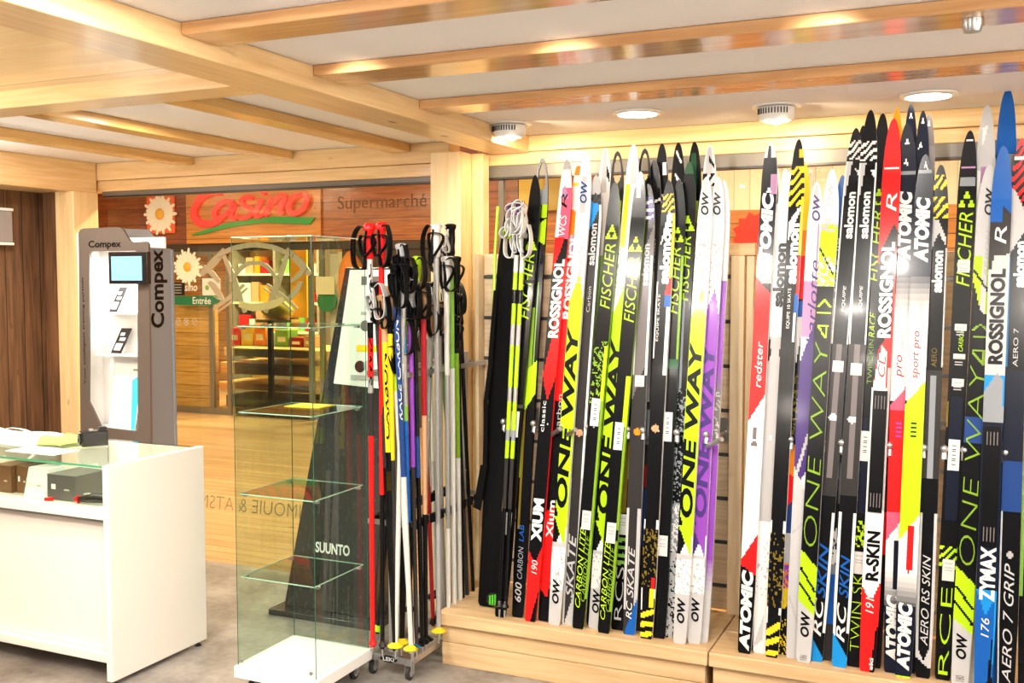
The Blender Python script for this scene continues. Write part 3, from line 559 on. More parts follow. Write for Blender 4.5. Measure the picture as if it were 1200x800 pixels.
ski(tip=(919, 221), tail=(890, 770), w=.06, base='W', side='W', ops=[('s', 225, 262, -.5, .4, 'S'), ('b', 395, 620, 'G'), ('p', [(-1, 380), (-.5, 415), (-1, 430)], 'K'), ('p', [(1, 380), (.5, 415), (1, 430)], 'K'), ('s', 510, 516, -.2, .2, 'W'), ('b', 610, 780, 'W'), ('n', 628, 700, 'W', 'G', .3), ('p', [(.4, 715), (-1, 760), (.4, 748)], 'S')], text=[('salomon', 360, 285, -.7, .65, 'K', .05), ('elite', 390, 375, -.1, .3, 'G', 0)], lay=0, label='white ski with bold black lettering near the left end of the right rack')
ski(tip=(921, 200), tail=(898, 755), w=.05, base='W', side='W', ops=[('s', 205, 225, -.6, .4, 'S')], lay=1.6, label='white ski tip just above and behind the white ski with bold black lettering')
ski(tip=(937, 164), tail=(904, 771), w=.056, base='K', side='W', ops=[('s', 175, 200, .2, 1, 'Y'), ('b', 186, 196, 'K'), ('z', 196, 242, 'Y', 12, 6), ('p', [(.3, 244), (.9, 240), (-.9, 285), (-.9, 262)], 'W'), ('s', 230, 300, .75, 1, 'Y'), ('s', 300, 345, .7, 1, 'R'), ('s', 345, 366, .5, 1, 'B'), ('s', 366, 400, .5, .9, 'W'), ('s', 610, 730, -1, -.8, 'W'), ('s', 610, 720, .7, 1, 'W'), ('n', 625, 712, 'K', 'y', .36), ('l', -.8, 742, .8, 732, 'Y', 3.5), ('l', -.8, 754, .8, 748, 'Y', 3.5), ('l', -.8, 766, .6, 764, 'Y', 3)],
    text=[('salomon', 333, 262, -.8, .65, 'W', .05), ('EQUIPE 10 SKATE', 385, 338, -.4, .1, 'W', .0)], lay=0, label='black ski with yellow striped tip and tail, third large one of the right rack')
ski(tip=(943, 190), tail=(918, 762), w=.052, base='K', side='Y', ops=[('b', 190, 300, 'Y'), ('b', 270, 300, 'O'), ('s', 300, 350, -.4, 1, 'R'), ('b', 352, 372, 'B'), ('p', [(0, 372), (1, 372), (0, 430)], 'W'), ('n', 440, 560, 'K', 'y', .36), ('b', 520, 560, 'O'), ('d', 556, 590, 'R', 6, -10), ('d', 590, 630, 'b', -10, 0), ('b', 625, 665, 'S'), ('n', 660, 690, 'V', 'O', .5), ('d', 690, 712, 'Y', 0, -10), ('n', 712, 770, 'K', 'Y', .35)], lay=1.2, label='rainbow-edged ski with orange, red and blue bands, right behind the yellow striped black one')
ski(tip=(958, 214), tail=(929, 767), w=.06, base='W', side='W', ops=[('s', 218, 245, -.5, .3, 'S'), ('s', 262, 330, .3, .45, 'P'), ('b', 330, 395, 'P'), ('d', 395, 560, 'v', -30, -16), ('l', -.8, 560, .5, 510, 'G', 1.6), ('d', 566, 780, 'S', 20, 0), ('l', -.8, 625, .6, 610, 'G', .8), ('l', -.8, 700, .4, 730, 'G', 1)], text=[('OW', 259, 228, -.5, .6, 'v', .03, .2), ('Charlotte', 425, 305, -.4, .75, 'v', .0, .3)], lay=.6, label='white ski with violet script lettering running into a dark violet middle')
ski(tip=(951, 199), tail=(925, 740), w=.035, base='S', side='T', ops=[], ring=1, lay=2.4, label='slim greyish ring-tipped ski behind the violet scripted ski')
ski(tip=(976, 199), tail=(941, 778), w=.062, base='K', side='W', ops=[('b', 199, 262, 'W'), ('s', 255, 290, -.6, .2, 'S'), ('n', 262, 300, 'G', 'L', .5), ('b', 272, 335, 'L'), ('n', 300, 335, 'L', 'W', .4), ('l', -.9, 292, .8, 322, 'K', .8), ('p', [(-1, 300), (-1, 335), (0, 342), (.9, 340), (.9, 345), (-1, 345)], 'K'), ('l', -.7, 360, 0, 352, 'L', .9), ('l', 0, 352, .7, 360, 'L', .9), ('l', -.8, 366, .7, 366, 'L', .9), ('l', -.6, 382, .5, 382, 'L', .9), ('l', .5, 382, .3, 396, 'L', .9), ('l', -.6, 382, .3, 396, 'L', .9)]+[('d', 654, 714, 'L', 10, 8), ('l', -.9, 666, .9, 692, 'K', 1.2), ('l', -.9, 684, .9, 708, 'K', 1.2), ('d', 712, 790, 'S', 8, 0)], text=[('ONE WAY', 640, 400, -.8, .75, 'l', -.022, .12), ('OW', 242, 214, -.5, .3, 'S', .02, .2), ('OW', 746, 716, -.6, .55, 'K', .04, .2), ('186', 773, 767, -.5, .5, 'M', 0)], lay=-.1, label='white-tipped black ski with thin lime letters, right of the violet scripted ski')
ski(tip=(988, 206), tail=(967, 775), w=.052, base='Q', side='Q', ops=[('b', 206, 290, 'B'), ('n', 280, 350, 'B', 'W', .45), ('n', 350, 390, 'W', 'Q', .45), ('b', 560, 620, 'K'), ('n', 618, 660, 'W', 'N', .4), ('b', 672, 730, 'B'), ('b', 730, 785, 'D')], lay=1.4, label='ski with bright blue upper end right of the thin lime lettered one')
S2 = lambda: [('b', 150, 168, 'K'), ('z', 166, 188, 'W', 9, 5), ('p', [(-1, 190), (-.2, 190), (-.9, 240)], 'S'), ('s', 190, 420, -1, -.82, 'W'), ('s', 190, 420, .8, 1, 'W'), ('p', [(.2, 198), (.8, 208), (.8, 200)], 'W'), ('b', 404, 580, 'D'), ('s', 404, 560, -.35, .35, 'M'), ('s', 600, 745, -1, -.72, 'W'), ('s', 600, 740, .72, 1, 'W'), ('p', [(-1, 742), (.95, 768), (.95, 800), (-1, 800)], 'C')]
ski(tip=(1004, 151), tail=(955, 781), w=.062, base='K', side='W', ops=S2()+[('e', -.1, 489, .5, 4, 'W')], text=[('salomon', 280, 225, -.55, .5, 'W', .035), ('EQUIPE', 366, 335, -.1, .3, 'W', .0, .2), ('SKIN', 700, 636, -.5, .6, 'B', .01, .3), ('RC', 745, 700, -.6, .5, 'W', .01, .3)], lay=.2, tag=[(423, 436)], label='black ski with white sticker, white dot and sky blue tail, left one of two alike')
ski(tip=(1012, 148), tail=(971, 772), w=.05, base='Q', side='S', ops=[('b', 148, 166, 'K'), ('z', 168, 186, 'W', 10, 5), ('b', 590, 630, 'N'), ('n', 628, 690, 'S', 'N', .45), ('b', 690, 790, 'B'), ('b', 740, 790, 'N')], text=[('nano', 700, 640, -.5, .5, 'K', 0)], lay=1.5, label='dark ski with a royal blue lower end between the two sky blue tails')
ski(tip=(1021, 130), tail=(983, 786), w=.062, base='K', side='W', ops=[('b', 130, 150, 'K')]+S2()[1:]+[('e', -.1, 492, .5, 4, 'W')], text=[('salomon', 280, 225, -.55, .5, 'W', .035), ('EQUIPE', 366, 335, -.1, .3, 'W', .0, .2), ('SKIN', 700, 650, -.5, .6, 'B', .01, .3), ('RC', 752, 706, -.6, .5, 'W', .01, .3)], lay=.1, tag=[(426, 440)], label='black ski with white sticker, white dot and sky blue tail, right one of two alike')
ski(tip=(1035, 134), tail=(1000, 787), w=.06, base='K', side='K', ops=[('b', 134, 200, 'K')]+emblem(219, 22)+[('s', 490, 600, -.6, .6, 'N'), ('s', 420, 600, .8, 1, 'y'), ('n', 610, 640, 'K', 'L', .4)], text=[('FISCHER', 331, 247, -.7, .75, FL, -.004, .25), ('RACE', 396, 366, -.3, .5, 'L', .01, .3), ('TWINSKIN', 450, 398, -.2, .4, 'l', -.005, .0), ('TWIN SKIN', 763, 650, -.6, .6, 'L', -.02, .0)], stick=[(505, 540)], tag=[(646, 672)], lay=.5, label='black ski with lime emblem left of the red and white lettered ski')
ski(tip=(1036, 136), tail=(1010, 770), w=.052, base='K', side='M', ops=[('s', 440, 780, -.6, .6, 'b')], lay=1.8, label='plain black ski doubled behind the lime emblem ski of the right rack')
ski(tip=(1052, 127), tail=(1026, 778), w=.045, base='O', side='O', ops=[('b', 200, 790, 'R'), ('b', 430, 600, 'D'), ('b', 650, 790, 'K')], lay=1.6, label='orange-red ski tip peeping out behind the red tipped ski of the right rack')
ski(tip=(1048, 140), tail=(1016, 789), w=.064, base='R', side='R', ops=[('s', 196, 199, -.9, .9, 'W'), ('p', [(.5, 262), (1, 270), (1, 330), (-.4, 400), (-.9, 400), (-.9, 300)], 'K'), ('b', 310, 396, 'K'), ('s', 290, 440, .82, 1, 'R'), ('p', [(-1, 395), (.3, 395), (.1, 400), (-.4, 408), (-1, 470)], 'K'), ('p', [(-.1, 404), (.5, 412), (.5, 470), (-1, 470), (-.7, 440)], 'W'), ('b', 455, 600, 'W'), ('s', 430, 600, .7, 1, 'G'), ('d', 594, 625, 'W', 4, 0), ('b', 620, 700, 'W'), ('p', [(-1, 686), (0, 706), (1, 680), (1, 760), (.3, 795), (-1, 795)], 'R'), ('p', [(.9, 720), (1, 795), (.3, 795)], 'K')],
    text=[('R', 248, 226, -.4, .7, 'W', .0, .2), ('ROSSIGNOL', 396, 284, -.7, .8, 'W', .045), ('CL', 442, 418, -.4, .4, 'R', .0, .2), ('R-SKIN', 680, 622, -.7, .75, 'K', .04), ('191', 718, 700, -.5, .4, 'W', .0, .2), ('ski', 784, 770, .2, .7, 'W', .03)], plate=(458, 600), lay=-.1, label='red ski with white and black panels, a black grooved grip and bold upright white letters')
def ATM(y0, y1, c): return [('b', 146, 330, 'N')]+star(0, 166)+star(-.1, 190)+[('b', 200, 204, 'Q'), ('g', 318, 372, 'N', 'W'), ('b', 372, 470, 'W'), ('d', 462, 618, c, -14, -16), ('d', 618, 690, 'W', -16, 0), ('g', 665, 710, 'W', 'N'), ('b', 710, 800, 'N')]
ski(tip=(1064, 145), tail=(1045, 789), w=.066, base='N', side='W', ops=ATM(0, 0, 'Z')+[('b', 480, 600, 'R'), ('s', 632, 690, -.2, .4, 'N')], text=[('ATOMIC', 305, 224, -.8, .7, 'W', .06, .15), ('pro', 442, 416, -.4, .4, 'R', .0, .2), ('skintec', 412, 388, -.2, .3, 'G', .0), ('ATOMIC', 775, 697, -.8, .7, 'W', .06, .15), ('IIII', 512, 495, -.3, .3, 'V', 0)], lay=.0, label='navy, white and pinkish red ski with big white letters, left of the lime green one')
ski(tip=(1068, 123), tail=(1052, 775), w=.05, base='N', side='W', ops=star(0, 136)+[('g', 145, 330, 'N', 'M')], lay=1.8, label='highest navy ski tip with white peak sign, behind the navy and red ski')
ski(tip=(1082, 131), tail=(1066, 778), w=.05, base='N', side='W', ops=star(0, 142)+star(-.3, 170)+[('b', 200, 800, 'K')], text=[('ATOMIC', 305, 232, -.9, -.1, 'G', .03, .15)], lay=1.5, label='second highest navy ski tip with white peak sign in the right rack')
ski(tip=(1089, 134), tail=(1073, 778), w=.048, base='M', side='W', ops=star(0, 145)+[('g', 150, 330, 'M', 'S')], lay=2.4, label='silver-grey ski tip with white peak sign, rightmost of its dark cluster')
ski(tip=(1085, 182), tail=(1058, 796), w=.066, base='N', side='W', ops=ATM(0, 0, 'L')+[('b', 146, 200, 'N')]+star(.1, 194)+[('d', 460, 610, (PAL and 'l'), -14, -16), ('d', 460, 616, 'L', -14, -16), ('s', 615, 668, -.1, .5, 'R'), ('p', [(-.1, 662), (.5, 662), (.1, 672)], 'R'), ('b', 792, 800, 'L')], text=[('ATOMIC', 308, 231, -.8, .7, 'W', .06, .15), ('sport pro', 444, 388, -.4, .4, 'R', .0, .2), ('skintec', 380, 352, -.1, .4, 'G', .0), ('ATOMIC', 785, 706, -.8, .7, 'W', .06, .15), ('IIII', 512, 495, -.3, .3, 'D', 0)], lay=-.3, label='navy and white ski with a lime green middle and big white letters')
ski(tip=(1103, 194), tail=(1081, 798), w=.060, base='K', side='S', ops=[('z', 205, 256, 'Y', 13, 8), ('b', 222, 230, 'K'), ('p', [(-1, 255), (-.1, 258), (.9, 280), (.9, 290), (0, 272), (-1, 300)], 'S'), ('s', 290, 430, -1, -.82, 'S'), ('s', 290, 430, .82, 1, 'S'), ('b', 435, 560, 'D'), ('s', 440, 560, -.4, .4, 'Q'), ('s', 600, 760, -1, -.72, 'S'), ('s', 600, 760, .72, 1, 'S'), ('p', [(-1, 755), (0, 775), (1, 752), (1, 785), (-1, 770)], 'S'), ('b', 782, 800, 'K')], text=[('salomon', 343, 294, -.6, .6, 'W', .045), ('AERO', 430, 408, -.3, .3, 'y', .0), ('AERO RS SKIN', 756, 650, -.45, .45, 'S', .0, .3)], lay=.1, label='short black ski with yellow zebra tip right of the lime green middle')
ski(tip=(1137, 154), tail=(1104, 812), w=.062, base='K', side='K', ops=[('s', 164, 166, -.7, .7, 'W'), ('s', 196, 198, -.9, .9, 'P'), ('s', 207, 219, -.9, .9, 'Q')]+emblem(222, 22)+[('s', 465, 610, -.7, .7, 'N'), ('s', 470, 500, -1, -.75, 'y'), ('z', 640, 665, 'L', 10, 8)], text=[('FISCHER', 336, 249, -.7, .75, FL, -.004, .25), ('CARBON', 412, 386, -.1, .4, 'L', .0, .3), ('RCE', 790, 688, -.6, .6, 'L', -.015)], stick=[(515, 551)], tag=[(305, 320), (380, 388), (415, 421), (444, 453), (655, 680)], lay=0, label='black ski with lime emblem and several white tags, right part of the right rack')
ski(tip=(1160, 194), tail=(1124, 815), w=.066, base='K', side='L', ops=[('b', 194, 305, 'S'), ('b', 300, 368, 'L'), ('s', 300, 368, -.2, .3, 'S'), ('l', -.9, 318, .8, 345, 'K', 1), ('p', [(-1, 330), (0, 366), (1, 370), (1, 376), (-1, 372)], 'K'), ('l', -.8, 388, 0, 380, 'l', .9), ('l', 0, 380, .8, 388, 'l', .9), ('l', -.8, 396, .7, 394, 'l', .9), ('l', -.7, 412, .5, 410, 'l', .9), ('l', .5, 410, .5, 428, 'l', .9), ('l', -.7, 412, .5, 428, 'l', .9)]+[('b', 488, 520, 'b'), ('d', 674, 736, 'L', 10, 8), ('l', -.9, 688, .9, 712, 'K', 1.2), ('l', -.9, 706, .9, 730, 'K', 1.2), ('d', 734, 830, 'S', 8, 0)], text=[('ONE WAY', 662, 428, -.8, .75, 'l', -.022, .12), ('OW', 252, 220, -.3, .6, 'K', .03, .2), ('CARBON', 335, 270, 0, .4, 'G', .0, .2), ('OW', 772, 742, -.6, .55, 'K', .04, .2), ('180', 798, 791, -.5, .5, 'M', 0)], lay=-.1, label='grey-tipped black ski with thin lime letters, left of the blue and grey ski')  # the dark blue band paints a blue shine into the topsheet
ski(tip=(1157, 124), tail=(1138, 800), w=.062, base='S', side='W', ops=[('p', [(-.6, 150), (.2, 148), (-.4, 170)], 'W'), ('b', 200, 330, 'W'), ('s', 196, 215, -.5, .2, 'P')], lay=1.5, label='tall pale grey ski tip just left of the tallest blue tip')
ski(tip=(1176, 172), tail=(1151, 822), w=.066, base='C', side='W', ops=[('b', 172, 300, 'B'), ('p', [(.1, 240), (1, 250), (1, 310), (.4, 300)], 'D'), ('p', [(-1, 260), (1, 262), (1, 290), (-1, 330)], 'D'), ('p', [(-.5, 300), (1, 298), (1, 330), (-.9, 330)], 'S'), ('b', 316, 440, 'S'), ('p', [(-1, 460), (.2, 437), (.8, 444), (1, 500), (-1, 500)], 'Q'), ('b', 495, 690, 'N'), ('p', [(-1, 690), (0, 722), (.8, 700), (1, 830), (-1, 830)], 'B'), ('p', [(.8, 740), (1, 830), (.2, 830)], 'K')], text=[('R', 286, 265, -.5, .6, 'W', .0, .2), ('ROSSIGNOL', 427, 315, -.75, .7, 'K', .045), ('ZYMAX', 704, 640, -.7, .8, 'W', .045), ('176', 746, 724, -.4, .4, 'W', .0, .2)], lay=-.9, plate=(500, 640), label='blue ski with grey panel of bold black letters, second from the right edge')
ski(tip=(1181, 105), tail=(1162, 800), w=.066, base='B', side='Q', ops=[('s', 180, 330, .2, 1, 'Q')], lay=1.7, label='tallest royal blue ski tip of the right rack')
ski(tip=(1198, 163), tail=(1178, 828), w=.064, base='K', side='S', ops=[('b', 163, 250, 'R'), ('z', 172, 250, 'K', 12, 7), ('b', 184, 188, 'W'), ('p', [(-1, 220), (-.4, 225), (1, 262), (-1, 300)], 'S'), ('s', 300, 430, -1, -.85, 'C'), ('b', 435, 540, 'N'), ('b', 540, 600, 'b'), ('e', 0, 650, .4, 4, 'G'), ('s', 600, 820, -1, -.75, 'S')], text=[('salomon', 337, 283, -.5, .7, 'W', .05), ('AERO 7', 430, 385, -.3, .2, 'S', .0), ('AERO 7 GRIP', 800, 660, -.5, .5, 'S', .0, .3)], lay=-.1, label='black ski with red and black zebra tip near the right photo edge')
ski(tip=(1222, 175), tail=(1202, 836), w=.064, base='K', side='W', ops=[('b', 175, 300, 'W'), ('b', 300, 420, 'r'), ('b', 420, 700, 'K'), ('s', 440, 700, -1, -.6, 'e')], lay=.0, label='dark ski with white upper end cut off by the right edge of the photo')
# stand the skis in layers so that none cuts through its neighbour
order = sorted(range(len(A)), key=lambda i: A[i].get('lay', 0)); done = []
def xs(k, lay):
    q = Ski(k['tip'], k['tail'], k.get('w', .060), lay); return [(q.B+(q.T-q.B)*t)[0] for t in (0, .25, .5, .75, .93)], q.w
for i in order:
    l0 = A[i].get('lay', 0); X, w = xs(A[i], l0)
    hit = sorted(done_l for (Xj, wj, done_l) in done if any(abs(a-b) < (w+wj)/2*(1.0 if n_ < 4 else .85) for n_, (a, b) in enumerate(zip(X, Xj))))
    lay = l0
    for h in hit:
        if abs(lay-h) < .98: lay = h+.98
    A[i]['lay'] = lay; done.append((xs(A[i], lay)[0], w, lay))
print('ski layers', [round(a['lay'], 1) for a in A])
SKIS = [make_ski(k) for k in A]
# ================================================================== SKI BAG WITH POLES (left end of the left rack)
NYLON = plain('black_nylon', (.003, .003, .0035), .7, bump=.3, spec=.1)
POLES = plain('pole_silver', (.36, .36, .35), .35, .4); POLEW = plain('pole_white', (.62, .61, .58), .35); SOFTK = plain('strap_black', (.004, .004, .005), .6, spec=.15)
LIMEP = plain('lime_lacquer', (.50, .80, .02), .3, coat=.4)
BLACKG = plain('black_gloss', (.008, .008, .009), .2, coat=.5)
def slab(B, T, prof, m, X=None, n=14):
    """soft flat body between B and T; prof: list of (t, halfwidth, halfthickness, xoffset)"""
    B, T = np.array(B, float), np.array(T, float); D = T-B; W = np.array([1., 0, 0]); N = np.array([0, 1., 0]); V = []
    for (t, w, h, ox) in prof:
        c = B+D*t+W*ox
        for j in range(n):
            a = 2*math.pi*j/n; ca, sa = math.cos(a), math.sin(a)
            V.append(c+W*w*math.copysign(abs(ca)**.6, ca)+N*h*math.copysign(abs(sa)**.6, sa))
    k = len(prof); F = [(i*n+j, i*n+(j+1) % n, (i+1)*n+(j+1) % n, (i+1)*n+j) for i in range(k-1) for j in range(n)]+[tuple(range(n-1, -1, -1)), tuple(range((k-1)*n, k*n))]
    return MB().add(V, F, m)
bt = thing('ski_bag', ony(575, 715, 3.80), 'soft black ski bag with lime edge at the left end of the left rack', 'ski bag')
Bb, Tb = ony(576, 712, 3.84), ony(602, 236, 4.12); Bb[2] = .228
slab(Bb, Tb, [(0, .034, .012, -.02), (.01, .046, .02, -.015), (.06, .05, .025, -.01), (.25, .062, .03, 0), (.6, .070, .03, .004), (.85, .066, .026, .008), (.96, .052, .02, .012), (1, .03, .012, .02)], NYLON).build('bag_body', bt, smooth=True)
pa, pb, pc = ony(583.5, 242, 4.09), ony(580, 300, 4.06), ony(577, 420, 4.0)
MB().tube([pa, pb, pc, ony(580, 520, 3.94), ony(566, 620, 3.88)], [.007, .008, .005, .004, .003], LIMEP, 8).build('lime_piping', bt, smooth=True)
st = [ony(581, 340, 4.02), ony(576, 400, 3.96), ony(574, 430, 3.94), ony(569, 470, 3.91), ony(569, 500, 3.90), ony(568, 545, 3.88)]
V = []; F = []
for i, p in enumerate(st):
    V += [p+np.array([-.010, 0, 0]), p+np.array([.010, 0, 0]), p+np.array([.010, .003, 0]), p+np.array([-.010, .003, 0])]
for i in range(len(st)-1):
    for j in range(4): F.append((i*4+j, i*4+(j+1) % 4, (i+1)*4+(j+1) % 4, (i+1)*4+j))
F += [(3, 2, 1, 0), tuple(4*(len(st)-1)+j for j in range(4))]
mb = MB().add(V, F, NYLON); a, b_ = ony(567, 545, 3.88), ony(558, 596, 3.86)
mb.add([a+np.array([-.016, 0, 0]), a+np.array([.016, 0, 0]), b_+np.array([.018, 0, -.006]), b_+np.array([-.014, 0, .006]), a+np.array([-.016, .008, 0]), a+np.array([.016, .008, 0]), b_+np.array([.018, .008, -.006]), b_+np.array([-.014, .008, .006])], [(0, 1, 2, 3), (7, 6, 5, 4), (0, 4, 5, 1), (1, 5, 6, 2), (2, 6, 7, 3), (3, 7, 4, 0)], NYLON); mb.build('hanging_strap', bt)
q = ony(578, 702, 3.81)
MB().lathe(q, [(0, 0), (.03, 0), (.03, .004), (0, .004)], BLACKG, 16, axis=(0, -1, 0)).build('tail_cap', bt)
mb = MB()
for dx in (-.012, 0, .012): mb.box(q[0]+dx-.004, q[0]+dx+.004, q[1]-.0075, q[1]-.0045, q[2]-.022, q[2]+.02+dx*.3, plain('green_print', (.08, .55, .02), .4))
mb.build('tail_emblem', bt)
# ================================================================== POLES
CORK = plain('cork', (.42, .22, .09), .7, bump=.4)
def smooth_path(pts, n=18):
    pts = [np.array(p, float) for p in pts]; out = []
    P = [pts[0]]+pts+[pts[-1]]
    for i in range(1, len(P)-2):
        for k in range(n):
            t = k/n; p0, p1, p2, p3 = P[i-1], P[i], P[i+1], P[i+2]
            out.append(.5*((2*p1)+(-p0+p2)*t+(2*p0-5*p1+4*p2-p3)*t*t+(-p0+3*p1-3*p2+p3)*t**3))
    return out+[pts[-1]]
def ribbon(path, w, m, wd=(0, 0, 1), th=.0022):
    path = [np.array(p) for p in path]; wd = np.array(wd, float); V = []; F = []
    for i, p in enumerate(path):
        d = path[min(i+1, len(path)-1)]-path[max(i-1, 0)]; d /= np.linalg.norm(d)+1e-9
        s_ = np.cross(d, wd); 
        if np.linalg.norm(s_) < .2: s_ = np.cross(d, np.array([0, 1., .3]))
        s_ /= np.linalg.norm(s_); u = np.cross(s_, d)
        V += [p+u*w/2-s_*th/2, p+u*w/2+s_*th/2, p-u*w/2+s_*th/2, p-u*w/2-s_*th/2]
    for i in range(len(path)-1):
        for j in range(4): F.append((i*4+j, i*4+(j+1) % 4, (i+1)*4+(j+1) % 4, (i+1)*4+j))
    F += [(3, 2, 1, 0), tuple(4*(len(path)-1)+j for j in range(4))]
    return MB().add(V, F, m)
def cm(c): return skimat(PAL[c]) if isinstance(c, str) else c
def cp(c): return {'S': POLES, 'W': POLEW}.get(c) or cm(c) if isinstance(c, str) else c
def pole(B, T, segs, grip, strap, label, basket=None, r=.0085, gl=.135, cap=None, loop=(.05, .09, -.02), group='ski poles on the wheeled rack', name='ski_pole', text=None, tagp=None, z_b=.05):
    B, T = np.array(B, float), np.array(T, float); D = (T-B)/np.linalg.norm(T-B); Ln = np.linalg.norm(T-B)
    t = thing(name, B, label, 'ski pole', group); r *= 1.3
    gs = 1-gl/Ln
    mb = MB(); mb.tube([B, B+D*.035], [.003, .0045], STEEL, 8)
    for (a, b_, c) in segs:
        a_, b2 = .035/Ln+(gs-.035/Ln)*a, .035/Ln+(gs-.035/Ln)*b_
        ra, rb = r*(.78+.22*a_), r*(.78+.22*b2); mb.tube([B+D*Ln*a_, B+D*Ln*b2], [ra, rb], cp(c), 12, cap=False)
    if text:
        s_, a, b_, c = text; va, vb = .035/Ln+(gs-.035/Ln)*a, .035/Ln+(gs-.035/Ln)*b_
        letter(mb, s_, lambda x, y: B+D*Ln*(va+(vb-va)*x)+np.array([.35*r-(2*y-1)*r*.75+r*.0, -r*1.02, 0])+np.array([0, abs(2*y-1)*r*.25, 0]), cm(c), .02, .1)
    mb.build('shaft', t, smooth=True)
    g0, g1 = B+D*Ln*gs, T
    mb = MB(); L2 = np.linalg.norm(g1-g0); prof = [(0, 1.15), (.08, 1.5), (.3, 1.35), (.5, 1.55), (.8, 1.5), (.86, 1.9), (.96, 2.0), (1, 1.2)]
    mb.tube([g0+D*L2*a for a, _ in prof], [r*b_ for _, b_ in prof], cm(grip), 12); mb.build('grip', t, smooth=True)
    if cap: MB().tube([T-D*.018, T-D*.004, T+D*.006], [r*2.05, r*2.1, r*1.3], cm(cap), 12).build('grip_cap', t, smooth=True)
    if strap:
        lx, ly, lz = loop
        lx *= 1.25; ly *= 1.35; p = [T-D*.022, T-D*.02+[lx*.6, -.012, .012], T-D*.05+[lx, -.02, -.01], T-D*(.05+ly)+[lx*.9, -.022, 0], T-D*(.06+ly)+[lx*.2, -.018, lz], T-D*.07+[lx*.1, -.016, 0], T-D*.025+[0, -.012, 0]]
        sm_ = SOFTK if strap == 'K' else cm(strap); ribbon(smooth_path(p, 8), .034, sm_, (0, 1, 0), .003).build('wrist_strap', t, smooth=True)
        ph = (abs(hash((round(T[0]*1000), round(T[2]*1000)))) % 628)/100; c_ = T-D*.075+np.array([.012*math.cos(ph), -.026, 0])
        pts = [c_+[(.020+.012*math.sin(ph))*math.cos(a)+.008*math.sin(2*a+ph), .006*math.sin(3*a+ph), (.042+.012*math.cos(ph))*math.sin(a)+.01*math.cos(2*a)] for a in np.linspace(0, 2*math.pi, 22)]
        ribbon(pts, .022, sm_, (0, 1, 0), .003).build('wrist_strap', t, smooth=True)
    if basket:
        k, c = basket; bz = B+D*.055
        if k == 'disc': MB().lathe(bz, [(.0, 0), (.006, .0), (.012, .004), (.030, -.004), (.032, 0), (.014, .012), (.006, .018), (0, .018)], cm(c), 18, axis=D).build('basket', t, smooth=True)
        else: MB().lathe(bz, [(.0, 0), (.006, .0), (.014, -.012), (.017, -.008), (.009, .012), (.007, .02), (0, .02)], cm(c), 10, axis=D).build('basket', t, smooth=True)
    if tagp:
        p = B+D*Ln*tagp[0]+np.array([.0, -.02, 0]); s_ = .03; c = p+np.array([tagp[1], 0, 0])
        MB().add([c+[0, 0, s_], c+[s_, 0, 0], c+[0, 0, -s_*1.1], c+[-s_, 0, 0], c+[0, .001, s_], c+[s_, .001, 0], c+[0, .001, -s_*1.1], c+[-s_, .001, 0]], [(0, 1, 2, 3), (7, 6, 5, 4), (0, 4, 5, 1), (1, 5, 6, 2), (2, 6, 7, 3), (3, 7, 4, 0)], skimat(PAL['W'])).build('price_tag', t)
    return t
# two poles standing in front of the ski bag
for (bx, tx, lab, sl) in ((585, 607, 'left one of two lime and black poles leaning on the black ski bag', 1), (591, 614, 'right one of two lime and black poles leaning on the black ski bag', -1)):
    B = ony(bx, 712, 3.712); B[2] = .23; T = ony(tx, 262, 3.955)
    pole(B, T, [(0, .28, 'K'), (.28, .42, 'D'), (.42, .47, 'L'), (.47, .5, 'Q'), (.5, .58, 'L'), (.58, .62, 'S'), (.62, .74, 'L'), (.74, .8, 'G'), (.8, .86, 'L'), (.86, .90, 'K'), (.90, .95, 'L'), (.95, 1, 'W')], 'K', 'W', lab, basket=('small', 'K'), group='lime poles by the ski bag', loop=(-.035*sl, .06, 0), r=.0078)
    # extra tangle of the harness straps
mb = MB(); c0 = ony(606, 258, 3.925)
gl = thing('strap_harness', c0, 'white and purple wrist straps bunched over the lime poles by the ski bag', 'wrist strap')
for (dx, dz, rx, rz, m, ph) in ((0, .0, .035, .05, 'W', 0), (.015, .03, .03, .045, 'W', .8), (-.01, .045, .022, .028, 'V', .3), (-.025, -.03, .03, .025, 'W', 1.2), (.02, -.005, .02, .05, 'W', .4), (-.035, -.055, .016, .02, 'L', .1), (.005, .005, .018, .03, 'W', .9), (-.045, -.05, .022, .018, 'W', .6), (.0, .055, .035, .014, 'W', .2), (.028, -.02, .012, .045, 'W', .1)):
    pts = [c0+[dx+rx*math.cos(a)*math.cos(ph)-rz*.3*math.sin(a)*math.sin(ph), -.01+.012*math.sin(2*a), dz+rz*math.sin(a)+rx*.5*math.cos(a)*math.sin(ph)] for a in np.linspace(0, 2*math.pi, 26)]
    ribbon(pts, .045 if m == 'W' else .018, cm(m), (0, 1, 0), .003).build('strap_loop', gl, smooth=True)
# ------------------------------------------------------------------ wheeled pole rack
rk = thing('pole_rack', (-2.11, 3.83, 0), 'wheeled steel pole rack crowded with ski poles beside the glass case', 'rack')
X0, X1, Y0, Y1 = -2.215, -2.006, 3.485, 4.19
mb = MB()
for x in (X0, X1-.03): mb.box(x, x+.03, Y0, Y1, .065, .092, STEEL)
for y in (Y0, Y1-.03): mb.box(X0+.031, X1-.031, y, y+.03, .065, .092, STEEL)
mb.build('base_frame', rk, bevel=.002)
mb = MB()
for k in range(9): mb.box(X0+.031, X1-.031, Y0+.045+k*.074, Y0+.095+k*.074, .066, .070, STEEL)
mb.build('perforated_deck', rk)
MB().box(-2.130, -2.086, Y0+.032, Y0+.07, .0925, 1.28, GREYMET).build('upright', rk, bevel=.003)
MB().box(-2.130, -2.086, Y1-.07, Y1-.032, .0925, 1.28, GREYMET).build('upright', rk, bevel=.003)
